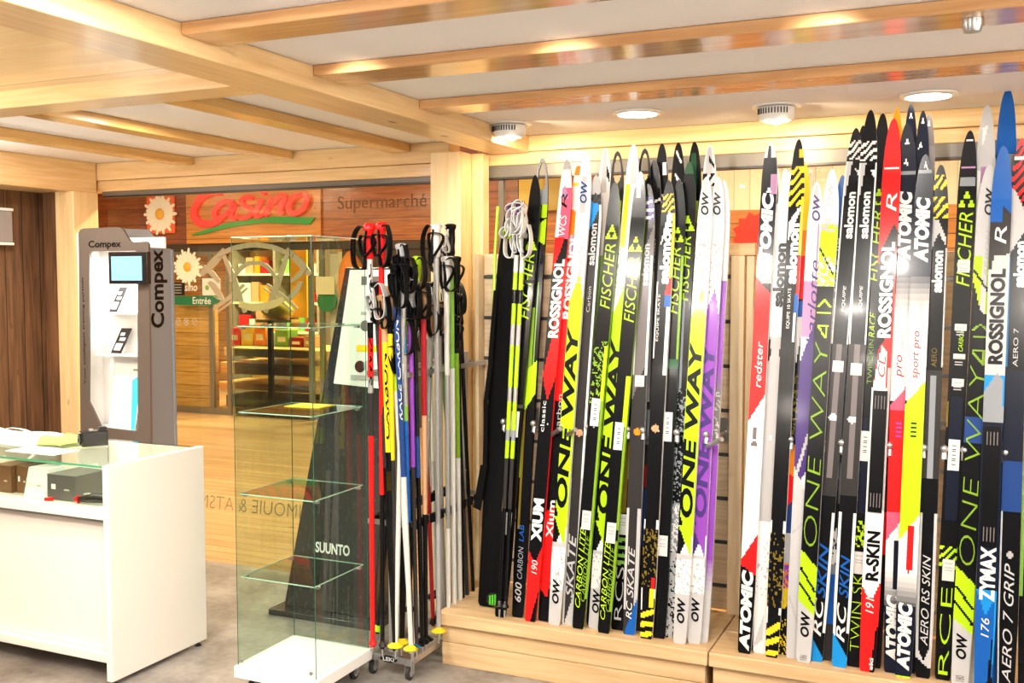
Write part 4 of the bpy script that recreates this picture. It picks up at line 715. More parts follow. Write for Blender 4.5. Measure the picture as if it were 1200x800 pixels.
for zz in (.62, 1.22):
    mb = MB()
    for x in (X0+.005, X1-.017): mb.box(x, x+.012, Y0+.02, Y1-.02, zz, zz+.02, STEEL)
    for y in (Y0+.008, Y1-.02): mb.box(X0+.005, X1-.005, y, y+.0115, zz, zz+.02, STEEL)
    mb.build('holder_rail', rk)
    for x, sg in ((X0, -1), (X1, 1)):
        for k in range(10):
            y = Y0+.05+k*.068; mb = MB(); mb.box(x-.006, x+.024 if sg < 0 else x+.006, y-.02, y+.02, zz-.012, zz+.026, SOFTK) if zz < 1 else None
            if zz < 1: mb.build('pole_clip', rk, bevel=.002)
def castor(x, y, parent, r=.028, z=.065):
    mb = MB(); mb.lathe((x-.009, y, r), [(0, 0), (r*.8, 0), (r, .003), (r, .015), (r*.8, .018), (0, .018)], RUBBER, 20, axis=(1, 0, 0)); w = mb.build('castor_wheel', parent, smooth=True)
    MB().lathe((x-.0105, y, r), [(0, 0), (r*.55, 0), (r*.55, .021), (0, .021)], GREYMET, 16, axis=(1, 0, 0)).build('hub', w)
    MB().box(x-.016, x-.012, y-.012, y+.012, r-.005, z-.0005, STEEL).box(x+.012, x+.016, y-.012, y+.012, r-.005, z-.0005, STEEL).box(x-.016, x+.016, y-.014, y+.014, z-.006, z-.0005, STEEL).build('castor_fork', parent)
for x in (X0+.02, X1-.02):
    for y in (Y0+.02, Y1-.02): castor(x, y, rk)
mb = MB(); cpl = np.array([-2.11, Y0-.001, .079]); mb.lathe(cpl, [(0, 0), (.040, 0), (.040, .002), (0, .002)], BLACKG, 24, axis=(0, -1, 0))
mb.v = [(x, y, cpl[2]+(z-cpl[2])*.36) for x, y, z in mb.v]
letter(mb, 'LEKI', lambda a, b_: (cpl[0]-.026+.052*a, cpl[1]-.0028, cpl[2]-.008+.016*b_), skimat(PAL['S']), .03); mb.build('oval_badge', rk)
XR = {'L': -2.235, 'M': -2.06, 'R': -1.985, 'F': -2.165, 'G': -2.12}
def rpole(tx, ty, bx, row, segs, grip, strap, lab, zb=.097, dy=0, **k):
    X = XR[row]; B = onx(bx, 700, X); B[1] = min(max(B[1], 3.452), 4.2); B[0] = X; B[2] = zb
    T = ony(tx, ty, B[1]+dy); return pole(B, T, segs, grip, strap, lab, **k)
rpole(433, 263, 434, 'F', [(0, .55, 'R'), (.55, .66, 'D'), (.66, .70, 'S'), (.70, .80, 'R'), (.80, .84, 'K'), (.84, 1, 'W')], 'R', 'K', 'red pole with white lettered upper shaft at the rack\'s front left corner', cap='R', basket=('small', 'R'), loop=(-.05, .08, 0), text=('SWIX TRIAC', .68, .99, 'K'), r=.0095)
rpole(447, 262, 444, 'G', [(0, .4, 'K'), (.4, .7, 'R'), (.7, 1, 'R')], 'R', 'K', 'second red gripped pole, black below, just right of the front red pole', cap='R', basket=('small', 'D'), loop=(.04, .07, -.01), r=.009)
rpole(449, 345, 441, 'M', [(0, .62, 'K'), (.5, .56, 'y'), (.62, .96, 'Y'), (.96, 1, 'T')], CORK, 'K', 'yellow and black pole with cork grip, nearer one of the two yellow poles', basket=('small', 'L'), loop=(.03, .05, 0), r=.010, zb=.1, text=('CARBON', .66, .93, 'K'))
rpole(456, 335, 449, 'M', [(0, .58, 'D'), (.58, .96, 'Y'), (.96, 1, 'K')], CORK, 'K', 'yellow and black pole with cork grip, right one of the two yellow poles', basket=('disc', 'Y'), loop=(.04, .06, 0), r=.010, dy=.02)
rpole(462, 308, 467, 'R', [(0, .5, 'W'), (.5, .66, 'b'), (.66, .98, 'b'), (.98, 1, 'K')], 'K', 'K', 'navy pole with pale lettering and a white lower half near the rack front', basket=('disc', 'Y'), loop=(.05, .08, 0), text=('RACE CARBON', .66, .94, 'S'), r=.0095)
rpole(461, 395, 484, 'R', [(0, .93, 'W'), (.93, 1, 'L')], 'K', 'K', 'thick white pole crossing to the blue basket at the front right of the rack', basket=('disc', 'C'), r=.0105, loop=(.03, .05, 0), dy=.03, zb=.095)
rpole(474, 300, 456, 'M', [(0, .8, 'W'), (.8, 1, 'S')], 'K', 'K', 'white pole leaning left behind the thick white crossing one', basket=('disc', 'Y'), r=.0095, loop=(.05, .06, 0), dy=.04)
rpole(470, 285, 476, 'R', [(0, .35, 'K'), (.35, .62, 'B'), (.62, .66, 'e'), (.66, .8, 'S'), (.8, 1, 'C')], 'S', 'K', 'pole with royal blue middle and pale blue upper part, grey grip', basket=('disc', 'K'), loop=(.03, .08, 0), r=.0095, dy=.05)
rpole(484, 318, 495, 'R', [(0, .5, 'K'), (.5, .62, 'b'), (.62, .78, 'N'), (.78, 1, 'K')], 'K', 'S', 'dark navy pole right of the blue pole, rough black lower shaft', basket=('disc', 'K'), r=.0088, loop=(-.04, .06, 0))
rpole(489, 300, 470, 'M', [(0, .5, 'K'), (.5, .6, 'r'), (.6, .75, 'R'), (.75, .96, 'K'), (.96, 1, 'L')], 'L', 'K', 'black pole with red band and lime grip in the middle of the rack', basket=('disc', 'Y'), r=.0088, text=('HRC TEAM', .76, .96, 'L'), loop=(.04, .05, 0), dy=.06)
rpole(496, 330, 499, 'R', [(0, .4, 'K'), (.4, .7, 'T'), (.7, 1, 'r')], CORK, 'K', 'rust red pole left of the silver poles', basket=('disc', 'K'), r=.0088, loop=(.03, .06, 0))
rpole(506, 355, 492, 'M', [(0, .25, 'S'), (.25, 1, 'S')], CORK, 'K', 'silver pole, front one of the silver poles, leaning left', basket=('disc', 'K'), r=.0098, loop=(.04, .05, .0), dy=.05, text=('A', .86, .9, 'K'))
rpole(511, 262, 514, 'R', [(0, .3, 'G'), (.3, 1, 'S')], 'W', 'K', 'silver pole with tall white grip standing highest in front of the timber post', basket=('disc', 'Y'), r=.0095, loop=(-.04, .07, 0))
rpole(515, 352, 517, 'M', [(0, .9, 'G'), (.9, 1, 'S')], CORK, 'K', 'grey pole with cork grip and hanging white diamond price tag', basket=('disc', 'K'), r=.0092, loop=(.04, .06, 0), tagp=(.93, -.01))
rpole(523, 300, 526, 'R', [(0, .3, 'W'), (.3, .75, 'S'), (.75, 1, 'W')], 'W', 'K', 'pale pole with white grip just right of the highest silver pole', basket=('disc', 'K'), r=.0090, loop=(.05, .06, 0))
rpole(528, 262, 533, 'R', [(0, .5, 'W'), (.5, .7, 'W'), (.7, .95, 'e'), (.95, 1, 'W')], 'K', 'W', 'green and white pole with black grip reaching highest at the back of the rack', basket=('disc', 'Y'), r=.0095, loop=(-.05, .04, .02))
rpole(534, 370, 540, 'R', [(0, .6, 'W'), (.6, .98, 'l'), (.98, 1, 'K')], 'K', 'K', 'shorter green and white pole right behind the tall green one', basket=('disc', 'K'), r=.009, loop=(.0, .03, 0))
rpole(531, 330, 549, 'R', [(0, 1, 'D')], 'K', 'K', 'plain black pole leaning along the timber post, left of its twin', r=.0082, basket=('disc', 'K'), loop=(.05, .06, 0))
rpole(538, 345, 556, 'R', [(0, 1, 'K')], 'K', 'K', 'plain black pole leaning along the timber post, rightmost in the rack', r=.0078, basket=('disc', 'K'), loop=(-.03, .04, 0))
rpole(500, 330, 505, 'L', [(0, .4, 'S'), (.4, 1, 'W')], 'D', 'S', 'slim pale pole half hidden between the rust red and the silver poles', basket=('disc', 'K'), r=.0085, loop=(.04, .06, 0))
rpole(478, 350, 441, 'L', [(0, .5, 'K'), (.5, .8, 'D'), (.8, 1, 'L')], 'K', 'K', 'black pole with lime collar behind the yellow poles', basket=('disc', 'L'), r=.0085, loop=(.05, .06, 0))
DEEP = 'slim pole deep inside the crowd of the wheeled pole rack, mostly hidden by others'
for i, (tx, ty, bx, row, c1, c2, g_) in enumerate(((440, 330, 446, 'M', 'K', 'D', 'K'), (467, 345, 462, 'L', 'D', 'y', CORK), (480, 330, 488, 'R', 'D', 'V', 'K'), (487, 365, 480, 'L', 'K', 'r', 'K'), (493, 350, 508, 'M', 'r', 'K', CORK), (503, 375, 512, 'L', 'G', 'W', 'S'), (509, 330, 522, 'M', 'S', 'S', 'K'), (520, 280, 528, 'M', 'T', 'S', 'W'), (526, 330, 537, 'M', 'G', 'W', 'K'), (515, 390, 544, 'R', 'S', 'e', 'K'), (473, 372, 470, 'M', 'K', 'g', 'L'), (535, 300, 543, 'R', 'K', 'K', 'K'))):
    rpole(tx, ty, bx, row, [(0, .55, c1), (.55, 1, c2)], g_, 'K' if i % 3 else 'S', DEEP, r=.0082, basket=('disc' if i % 2 else 'small', 'K'), loop=((-1)**i*.045, .06, 0), dy=.02*(i % 3))
rpole(518, 285, 460, 'L', [(0, 1, 'K')], 'K', 'K', 'black pole crossing from front left base to the tall white grips', basket=('disc', 'K'), r=.008, loop=(.05, .08, 0)) if False else None
# black round cap screwed to the timber post
c = ony(541, 341, 4.248); MB().lathe((-2.181, 4.2495, c[2]), [(0, 0), (.010, 0), (.024, .008), (.026, .014), (.020, .02), (0, .022)], BLACKG, 20, axis=(0, -1, 0)).build('door_stop', smooth=True, label='small black round knob on the front face of the timber post', cat='knob')
# ================================================================== GLASS DISPLAY CASE
gc = thing('glass_case', (-2.37, 3.28, 0), 'tall square glass display case with four glass shelves on a white wheeled base', 'display case')
CX0, CX1, CY0, CY1 = -2.552, -2.192, 3.10, 3.46
MB().box(CX0-.012, CX1+.012, CY0-.012, CY1+.012, .072, .118, WHITEG).build('base', gc, bevel=.003)
for x in (CX0+.04, CX1-.04):
    for y in (CY0+.04, CY1-.04): castor(x, y, gc, .03, .0715)
def pane(x0, x1, y0, y1, z0, z1, nm): return MB().box(x0, x1, y0, y1, z0, z1, CASEG).build(nm, gc)
t_ = .005
pane(CX0, CX1, CY0, CY0+t_, .119, 1.758, 'front_pane'); pane(CX0, CX1, CY1-t_, CY1, .119, 1.758, 'back_pane')
pane(CX0, CX0+t_, CY0+t_+.001, CY1-t_-.001, .119, 1.758, 'side_pane'); pane(CX1-t_, CX1, CY0+t_+.001, CY1-t_-.001, .119, 1.758, 'side_pane')
pane(CX0-.004, CX1+.004, CY0-.004, CY1+.004, 1.759, 1.765, 'top_pane')
mb = MB(); e = .0022
for (x, y) in ((CX0, CY0), (CX1, CY0), (CX0, CY1), (CX1, CY1)): mb.box(x-e/2, x+e/2, y-e/2, y+e/2, .119, 1.758, GEDGE)
mb.build('edge_strips', gc)
mb = MB()
for z in (1.7585,):
    for (a, b_) in (((CX0, CY0), (CX1, CY0)), ((CX1, CY0), (CX1, CY1)), ((CX1, CY1), (CX0, CY1)), ((CX0, CY1), (CX0, CY0))):
        mb.tube([(a[0], a[1], z+.004), (b_[0], b_[1], z+.004)], .0022, plain('bright_edge', (.7, .85, .75), .1, coat=.5), 6)
mb.build('top_edge', gc)
EDG = plain('shelf_edge', (.45, .62, .5), .15, coat=.5)
for z in (1.427, 1.10, .785, .463):
    s_ = pane(CX0+.012, CX1-.012, CY0+.012, CY1-.012, z-.003, z+.003, 'shelf')
    mb = MB()
    for (x0, x1, y0, y1) in ((CX0+.012, CX1-.012, CY0+.0105, CY0+.0118), (CX0+.012, CX1-.012, CY1-.0118, CY1-.0105), (CX0+.0105, CX0+.0118, CY0+.012, CY1-.012), (CX1-.0118, CX1-.0105, CY0+.012, CY1-.012)): mb.box(x0, x1, y0, y1, z-.002, z+.002, EDG)
    mb.build('polished_edge', s_)
    mb = MB()
    for x in (CX0+.006, CX1-.024):
        for y in (CY0+.03, CY1-.045): mb.box(x, x+.018, y, y+.014, z-.012, z-.0035, STEEL)
    mb.build('shelf_clips', s_)
mb = MB()
for x in (CX0+.02, CX1-.02): mb.lathe((x, CY0-.001, .14), [(0, 0), (.008, 0), (.008, .004), (0, .004)], STEEL, 12, axis=(0, -1, 0))
mb.build('base_screws', gc)
mb = MB(); mb.box(-2.47, -2.31, 3.30, 3.42, 1.1035, 1.106, skimat(PAL['Y'])); mb.build('price_card', label='yellow card lying on the second shelf of the glass case', cat='card')
# ================================================================== BLACK SIGN TOTEM
TB = plain('totem_black', (.022, .022, .024), .25, coat=.3)
tt = thing('display_totem', (-2.78, 4.0, 0), 'black tapering display totem with white lettering behind the glass case', 'totem')
bl, br, tl, tr = (-3.01, .03), (-2.50, .03), (-2.695, 1.66), (-2.42, 1.66)
V = [(bl[0], 4.0, bl[1]), (br[0], 4.0, br[1]), (tr[0], 4.08, tr[1]), (tl[0], 4.08, tl[1]), (bl[0]+.03, 4.16, bl[1]), (br[0], 4.16, br[1]), (tr[0], 4.14, tr[1]), (tl[0]+.01, 4.14, tl[1])]
mb = MB().add(V, [(0, 1, 2, 3), (7, 6, 5, 4), (0, 4, 5, 1), (1, 5, 6, 2), (2, 6, 7, 3), (3, 7, 4, 0)], TB)
def tf(x, z, h=.002): return (x, 4.0+.08*(z-.03)/1.63-h, z)
mb.build('body', tt, bevel=.004)
MB().box(-3.05, -2.45, 3.93, 4.2, 0, .028, TB).build('foot_plate', tt, bevel=.003)
mb = MB(); P4 = [(-2.745, 1.115), (-2.45, 1.10), (-2.40, 1.65), (-2.665, 1.65)]
mb.add([tf(x, z, .003) for x, z in P4]+[tf(x, z, .001) for x, z in P4], [(0, 1, 2, 3), (7, 6, 5, 4), (0, 4, 5, 1), (1, 5, 6, 2), (2, 6, 7, 3), (3, 7, 4, 0)], skimat(PAL['W']))
for (x, z, r, m) in ((-2.575, 1.39, .026, 'M'), (-2.60, 1.20, .028, 'D'), (-2.555, 1.205, .026, 'G'), (-2.545, 1.50, .024, 'Q')):
    n_ = 20; mb.add([tf(x+r*math.cos(a*2*math.pi/n_), z+r*math.sin(a*2*math.pi/n_), .0045) for a in range(n_)]+[tf(x, z, .0045)], [(a, (a+1) % n_, n_) for a in range(n_)], cm(m))
for (x0, x1, z0, z1, m) in ((-2.62, -2.50, 1.27, 1.30, 'Y'), (-2.65, -2.47, 1.135, 1.16, 'G'), (-2.60, -2.48, 1.44, 1.455, 'G'), (-2.60, -2.50, 1.58, 1.62, 'M')):
    mb.add([tf(x0, z0, .0045), tf(x1, z0, .0045), tf(x1, z1, .0045), tf(x0, z1, .0045)], [(0, 1, 2, 3)], cm(m))
mb.build('poster', tt)
mb = MB(); a, b_ = ony(371, 645, 4.02), ony(411, 650, 4.02); letter(mb, 'SUUNTO', lambda u, v: tf(a[0]+(b_[0]-a[0])*u, a[2]-.005+.052*v, .003), skimat(PAL['W']), .03); mb.build('lettering', tt)
# ================================================================== COUNTER
ct = thing('shop_counter', (-3.7, 3.25, 0), 'white shop counter with a glass showcase top at the left', 'counter')
MB().box(-3.082, -3.052, 2.955, 3.50, .02, .878, WHITEM).build('end_panel', ct, bevel=.002)
MB().box(-4.35, -4.32, 2.955, 3.50, .02, .878, WHITEM).build('end_panel', ct, bevel=.002)
MB().box(-4.319, -3.083, 3.02, 3.04, .115, .655, WHITEM).build('front_panel', ct)
MB().box(-4.319, -3.083, 2.985, 3.48, .078, .113, WHITEM).build('bottom_board', ct, bevel=.002)
MB().box(-4.319, -3.083, 2.965, 3.48, .66, .70, WHITEM).box(-4.319, -3.083, 2.985, 3.01, .645, .659, plain('grey_gap', (.3, .28, .26), .4)).build('showcase_floor', ct, bevel=.002)
MB().box(-4.319, -3.083, 3.465, 3.485, .115, .87, WHITEM).build('back_panel', ct)
MB().box(-4.319, -3.083, 2.962, 3.495, .868, .876, CASEG).box(-4.319, -3.083, 2.9605, 2.9618, .868, .876, plain('green_edge_bright', (.05, .32, .16), .15)).build('glass_top', ct)
MB().box(-4.319, -3.083, 2.963, 2.967, .7015, .867, CASEG).build('front_glass', ct)
MB().box(-3.60, -3.57, 3.20, 3.46, .702, .866, WHITEM).build('divider', ct)
for x in (-3.067, -4.335):
    for y in (2.98, 3.46): MB().lathe((x, y, 0), [(0, 0), (.014, 0), (.014, .006), (.006, .008), (.006, .0195), (0, .0195)], BLACKM, 12).build('foot', ct)
def carton(x0, x1, y0, y1, z, h, m, label, txt=None, taper=0, grp=None):
    mb = MB(); mb.add([(x0, y0, z), (x1, y0, z), (x1, y1, z), (x0, y1, z), (x0+taper, y0+taper*.6, z+h), (x1, y0+taper*.6, z+h), (x1, y1, z+h), (x0+taper, y1, z+h)], [(3, 2, 1, 0), (4, 5, 6, 7), (0, 1, 5, 4), (1, 2, 6, 5), (2, 3, 7, 6), (3, 0, 4, 7)], m)
    mb.box(x0+(x1-x0)*.15, x0+(x1-x0)*.3, y0-.0008, y0+.001, z+h*.42, z+h*.62, skimat(PAL['W'])); mb.box(x0+(x1-x0)*.6, x0+(x1-x0)*.78, y0-.0008, y0+.001, z+h*.40, z+h*.46, skimat(PAL['S']))
    return mb.build('product_box', bevel=.0015, label=label, cat='box', group='boxes in the counter showcase')
BRB = plain('brown_card', (.16, .07, .03), .4); GRB = plain('grey_card', (.10, .09, .088), .35, coat=.2)
def cx(px, y): return ony(px, 560, y)[0]
carton(cx(55, 3.03), cx(88, 3.03), 3.03, 3.20, .7005, .105, GRB, 'dark grey product box in the counter showcase, biggest of the row')
carton(cx(27, 3.02), cx(53, 3.02), 3.02, 3.12, .7005, .125, skimat(PAL['W']), 'white product box with slanting side next to the dark grey one in the showcase', taper=.02)
carton(cx(17, 3.06), cx(30, 3.06), 3.07, 3.17, .7005, .115, BRB, 'brown product box touching the white one in the showcase')
carton(cx(-8, 3.05), cx(13, 3.05), 3.05, 3.17, .7005, .115, BRB, 'brown product box at the left edge of the photo in the showcase')
w = ony(108, 575, 3.03); mb = MB(); 
wt = thing('sports_watch', (w[0], 3.04, .7005), 'black and red sports device lying at the right end of the showcase', 'watch')
slab((cx(95, 3.04), 3.03, .716), (cx(128, 3.04), 3.06, .722), [(0, .001, .012, 0), (.12, .001, .02, 0), (.5, .001, .024, 0), (1, .001, .018, 0)], BLACKM)
MB().tube([(cx(95, 3.04), 3.02, .716), (cx(104, 3.04), 3.025, .720), (cx(115, 3.04), 3.03, .728), (cx(128, 3.04), 3.04, .724)], [.010, .015, .021, .015], BLACKM, 14).build('body', wt, smooth=True)
MB().tube([(cx(94, 3.04), 3.016, .716), (cx(97, 3.04), 3.018, .717)], [.012, .0155], skimat(PAL['R']), 14).build('red_end', wt, smooth=True)
MB().lathe((cx(106, 3.04), 3.02, .742), [(0, 0), (.013, 0), (.013, .003), (0, .003)], skimat(PAL['G']), 16).build('dial', wt)
MB().tube([(cx(52, 3.0), 3.0, .707), (cx(59, 3.0), 3.01, .709)], .007, skimat(PAL['R']), 10).build('red_tube', smooth=True, label='small red tube between the white and dark grey boxes in the showcase', cat='tube')
# things on the counter top
zt = .8765
ca = onz(92, 521, zt)
cb = thing('video_camera', (-3.49, 3.30, zt), 'small black boxy camera standing on the counter top', 'camera')
cxm, cym = -3.485, 3.30
M_ = Matrix.Rotation(math.radians(50), 3, 'Z')
def rot(mb, c, ang):
    R_ = Matrix.Rotation(math.radians(ang), 3, 'Z'); mb.v = [tuple(R_@(Vector(p)-Vector(c))+Vector(c)) for p in mb.v]; return mb
c = (cxm, cym, 0); mb = MB(); mb.box(cxm-.028, cxm+.028, cym-.055, cym+.055, zt+.004, zt+.072, BLACKG); rot(mb, c, -32).build('body', cb, bevel=.006)
mb = MB(); mb.lathe((cxm, cym-.0555, zt+.038), [(.0, 0), (.024, 0), (.026, .006), (.021, .008), (.015, .002), (0, .002)], BLACKG, 24, axis=(0, -1, 0)); rot(mb, c, -32).build('lens_barrel', cb, smooth=True)
mb = MB(); k = 20
mb.add([(cxm+.024*math.cos(a*2*math.pi/k), cym-.0645, zt+.038+.024*math.sin(a*2*math.pi/k)) for a in range(k)]+[(cxm+.020*math.cos(a*2*math.pi/k), cym-.0645, zt+.038+.020*math.sin(a*2*math.pi/k)) for a in range(k)], [(a, (a+1) % k, k+(a+1) % k, k+a) for a in range(k) if a % 5 < 4], skimat(PAL['W'])); rot(mb, c, -32).build('lens_ring', cb)
mb = MB(); mb.box(cxm-.012, cxm+.012, cym-.02, cym-.004, zt+.0725, zt+.079, STEEL); mb.box(cxm-.018, cxm+.018, cym+.02, cym+.05, zt+.0725, zt+.086, BLACKM); mb.box(cxm-.0285, cxm-.028, cym+.01, cym+.03, zt+.06, zt+.07, STEEL); rot(mb, c, -32).build('buttons', cb)
mb = MB(); mb.box(-3.62, -3.36, 3.22, 3.24, zt, zt+.001, WHITEG)
def cloth(name, x0, x1, y0, y1, z, h, m, label, cat, seed):
    r = np.random.default_rng(seed); n = 18; V = []; F = []; ph = r.random(6)*6
    for j in range(n+1):
        for i in range(n+1):
            u, v = i/n, j/n; e = min(u, 1-u, v, 1-v); zz = z+.004+h*min(1, e*6)*(.55+.22*math.sin(u*7+ph[0]+2*v)+.23*math.sin(v*9+ph[1]+u*3))
            V.append((x0+(x1-x0)*u+.015*math.sin(v*6+ph[2]), y0+(y1-y0)*v+.012*math.sin(u*8+ph[3]), zz))
    F = [(j*(n+1)+i, j*(n+1)+i+1, (j+1)*(n+1)+i+1, (j+1)*(n+1)+i) for j in range(n) for i in range(n)]
    o = MB().add(V, F, m).build(name, smooth=True, label=label, cat=cat); s_ = o.modifiers.new('thickness', 'SOLIDIFY'); s_.thickness = .003; return o
cloth('folded_garment', -4.22, -3.72, 3.16, 3.44, zt, .045, plain('white_fabric', (.88, .88, .80), .8), 'rumpled white garment lying on the counter top at the left edge', 'garment', 3)
cloth('folded_garment', -3.78, -3.60, 3.22, 3.42, zt+.002, .03, plain('lime_fabric', (.55, .75, .12), .8), 'lime green garment on the counter top between the white one and the camera', 'garment', 5)
MB().box(-3.74, -3.46, 3.06, 3.20, zt, zt+.0012, plain('paper', (.86, .86, .84), .6)).build('paper_sheet', label='flat white paper sheet in front of the camera on the counter', cat='paper')
q = ony(8, 508, 3.1)
ribbon(smooth_path([(-3.92, 3.2, zt+.055), (-3.86, 3.18, zt+.075), (-3.80, 3.2, zt+.07), (-3.78, 3.24, zt+.045)], 8), .012, plain('white_fabric', (.88, .88, .80), .8), (0, 1, 0)).build('strap', smooth=True, label='white strap looping above the rumpled garments on the counter', cat='strap')
# ================================================================== LIT PRODUCT STAND (behind the counter)
vs = thing('product_stand', (-4.0, 4.03, 0), 'grey illuminated product stand with small screen behind the counter', 'display stand')
FY = 3.95; GRY = plain('stand_grey', (.13, .105, .09), .4, .2); GRB2 = plain('stand_side', (.20, .215, .25), .35, .2)
def fp(px, py, Y=FY): p = ony(px, py, Y); return (p[0], p[2])
outer = [fp(*p) for p in ((92, 520), (92, 273), (94, 269), (98, 267.5), (139, 266), (144, 269), (152, 282), (155, 284), (172, 283), (174, 286), (175, 520))]
outer[0] = (outer[0][0], .02); outer[-1] = (outer[-1][0], .02)
inner = [fp(*p) for p in ((110, 500), (106, 480), (105, 297), (106, 294.5), (127, 294.5), (160, 338), (162, 500), (160, 503), (118, 498))]
# front plate with opening, as ring of quads
def frame(outer, inner, y0, y1, m):
    import mathutils
    bm = bmesh.new(); vo = [bm.verts.new((x, 0, z)) for x, z in outer]; vi = [bm.verts.new((x, 0, z)) for x, z in inner]
    es = [bm.edges.new((vo[i], vo[(i+1) % len(vo)])) for i in range(len(vo))]+[bm.edges.new((vi[i], vi[(i+1) % len(vi)])) for i in range(len(vi))]
    bmesh.ops.triangle_fill(bm, use_beauty=True, use_dissolve=False, edges=es); bm.verts.index_update()
    F = [[v.index for v in f.verts] for f in bm.faces]; V = [v.co.copy() for v in bm.verts]; bm.free(); n = len(V)
    mb = MB(); VV = [(v.x, y0, v.z) for v in V]+[(v.x, y1, v.z) for v in V]; FF = F+[[i+n for i in f[::-1]] for f in F]
    no, ni = len(outer), len(inner)
    for i in range(no): a, b_ = i, (i+1) % no; FF.append([a, b_, b_+n, a+n])
    for i in range(ni): a, b_ = no+i, no+(i+1) % ni; FF.append([a, b_, b_+n, a+n])
    return mb.add(VV, FF, m)
xi0, zi0, xi1, zi1 = fp(104, 500)[0], fp(118, 500)[1], fp(161.5, 500)[0], fp(106, 294.5)[1]
inner = [(fp(118, 497)[0], zi0), (fp(109, 485)[0], fp(109, 480)[1]), (xi0+.003, fp(105, 470)[1]), (fp(105, 297)[0], zi1-.01), (fp(107, 295)[0], zi1), (fp(159, 295)[0], zi1-.0), (fp(161, 300)[0], zi1-.02), (xi1, zi0+.02), (fp(160, 500)[0], zi0-.008)]
frame(outer, inner, FY, FY+.012, GRY).build('front_plate', vs)
x0, x1 = outer[0][0], outer[-1][0]; zt2 = fp(175, 290)[1]
WL_ = plain('stand_inner_white', (.88, .86, .84), .4)
MB().box(x0+.01, x0+.02, FY+.013, FY+.17, .02, zt2+.08, WL_).box(x1-.02, x1-.012, FY+.013, FY+.17, zi0-.05, zt2-.02, WL_).box(x0+.021, x1-.021, FY+.16, FY+.17, .02, zt2+.06, WL_).box(x0+.021, x1-.021, FY+.013, FY+.159, zi0-.03, zi0-.01, WL_).box(x0+.021, x1-.021, FY+.013, FY+.159, zi1+.01, zi1+.02, WL_).build('inner_cabinet', vs)
mb = MB(); mb.box(x1-.011, x1-.001, FY+.013, FY+.18, .02, zt2, GRB2)
def side(y, z): return (x1+.0005, y, z)
_z0, _z1 = onx(188, 384, x1)[2], onx(188, 292, x1)[2]
letter(mb, 'Compex', lambda a, b_: side(FY+.03+.12*(1-b_), _z0+(_z1-_z0)*a), skimat(PAL['K']), .03); mb.build('side_panel', vs, bevel=.002)
MB().tube([(x1-.006, FY+.19, .02), (x1-.006, FY+.19, zt2-.005)], .012, GRB2, 12).build('corner_tube', vs, smooth=True)
MB().prism([fp(*p, FY+.14) for p in ((150, 300), (140, 267.5), (168, 268.5), (182, 285), (182, 300))], 'Y', FY+.172, FY+.18, plain('stand_back_grey', (.17, .16, .155), .35)).build('rear_plate', vs)
mb = MB(); a, b_ = fp(104, 291), fp(142, 288); letter(mb, 'Compex', lambda u, v: (a[0]+(b_[0]-a[0])*u, FY-.0015, a[1]-.006+.045*v), skimat(PAL['K']), .02)
a, b_ = fp(100, 450), fp(100, 324); letter(mb, 'Your intelligent training partner', lambda u, v: (a[0]+.01-.018*v, FY-.0015, a[1]+(b_[1]-a[1])*u), skimat(PAL['K']), .0); mb.build('lettering', vs)
a, b_ = fp(127.5, 333, FY-.03), fp(172, 294.5, FY-.03)
scr = MB().box(a[0], b_[0], FY-.03, FY-.002, a[1], b_[1], BLACKG).build('screen_housing', vs, bevel=.004)
a, b_ = fp(131, 328.5, FY-.03), fp(166, 300, FY-.03); mb = MB().box(a[0], b_[0], FY-.0315, FY-.0302, a[1], b_[1], plain('screen_glow', (.12, .30, .42), .4, emit=1.6)); mb.build('screen', scr)
lamp('stand_lamp', 'AREA', ((x0+x1)/2, FY+.09, zi1-.03), 5, (1, .97, .9), .12).parent = None
zs = fp(140, 414, FY+.1)[1]
MB().box(x0+.10, x1-.021, FY+.03, FY+.159, zs-.008, zs, WHITEG).build('shelf', vs)
zs2 = fp(140, 366, FY+.1)[1]; MB().box(x0+.10, x1-.021, FY+.05, FY+.159, zs2-.008, zs2, WHITEG).build('shelf', vs)
mb = MB(); lean = lambda x, z, y: (x, y, z)
def leaflet(pxa, pxb, z0, h, m, m2, label):
    xa, xb = fp(pxa, 400, FY+.09)[0], fp(pxb, 400, FY+.09)[0]; mb = MB(); y = FY+.08
    mb.add([(xa, y, z0), (xb, y, z0), (xb+.03, y+.05, z0+h), (xa+.03, y+.05, z0+h), (xa, y+.003, z0), (xb, y+.003, z0), (xb+.03, y+.053, z0+h), (xa+.03, y+.053, z0+h)], [(0, 1, 2, 3), (7, 6, 5, 4), (0, 4, 5, 1), (1, 5, 6, 2), (2, 6, 7, 3), (3, 7, 4, 0)], m)
    f = lambda u, v: (xa+(xb-xa)*u+.03*v, y-.001+.05*v, z0+h*v)
    for (u0, u1, v0, v1) in ((.15, .8, .12, .4), (.3, .85, .5, .62), (.2, .6, .7, .82)): mb.add([f(u0, v0), f(u1, v0), f(u1, v1), f(u0, v1)], [(0, 1, 2, 3)], m2)
    return mb.build('leaflet', label=label, cat='leaflet', group='leaflets in the lit stand')
leaflet(130, 139, zs2+.002, .13, skimat(PAL['D']), skimat(PAL['W']), 'dark printed card on the upper shelf of the lit stand')
leaflet(131, 143, zs+.002, .13, skimat(PAL['D']), skimat(PAL['W']), 'dark booklet on the lower shelf of the lit stand')
xa, xb = fp(132, 490, FY+.06)[0], fp(161, 490, FY+.06)[0]; z0 = zi0-.008
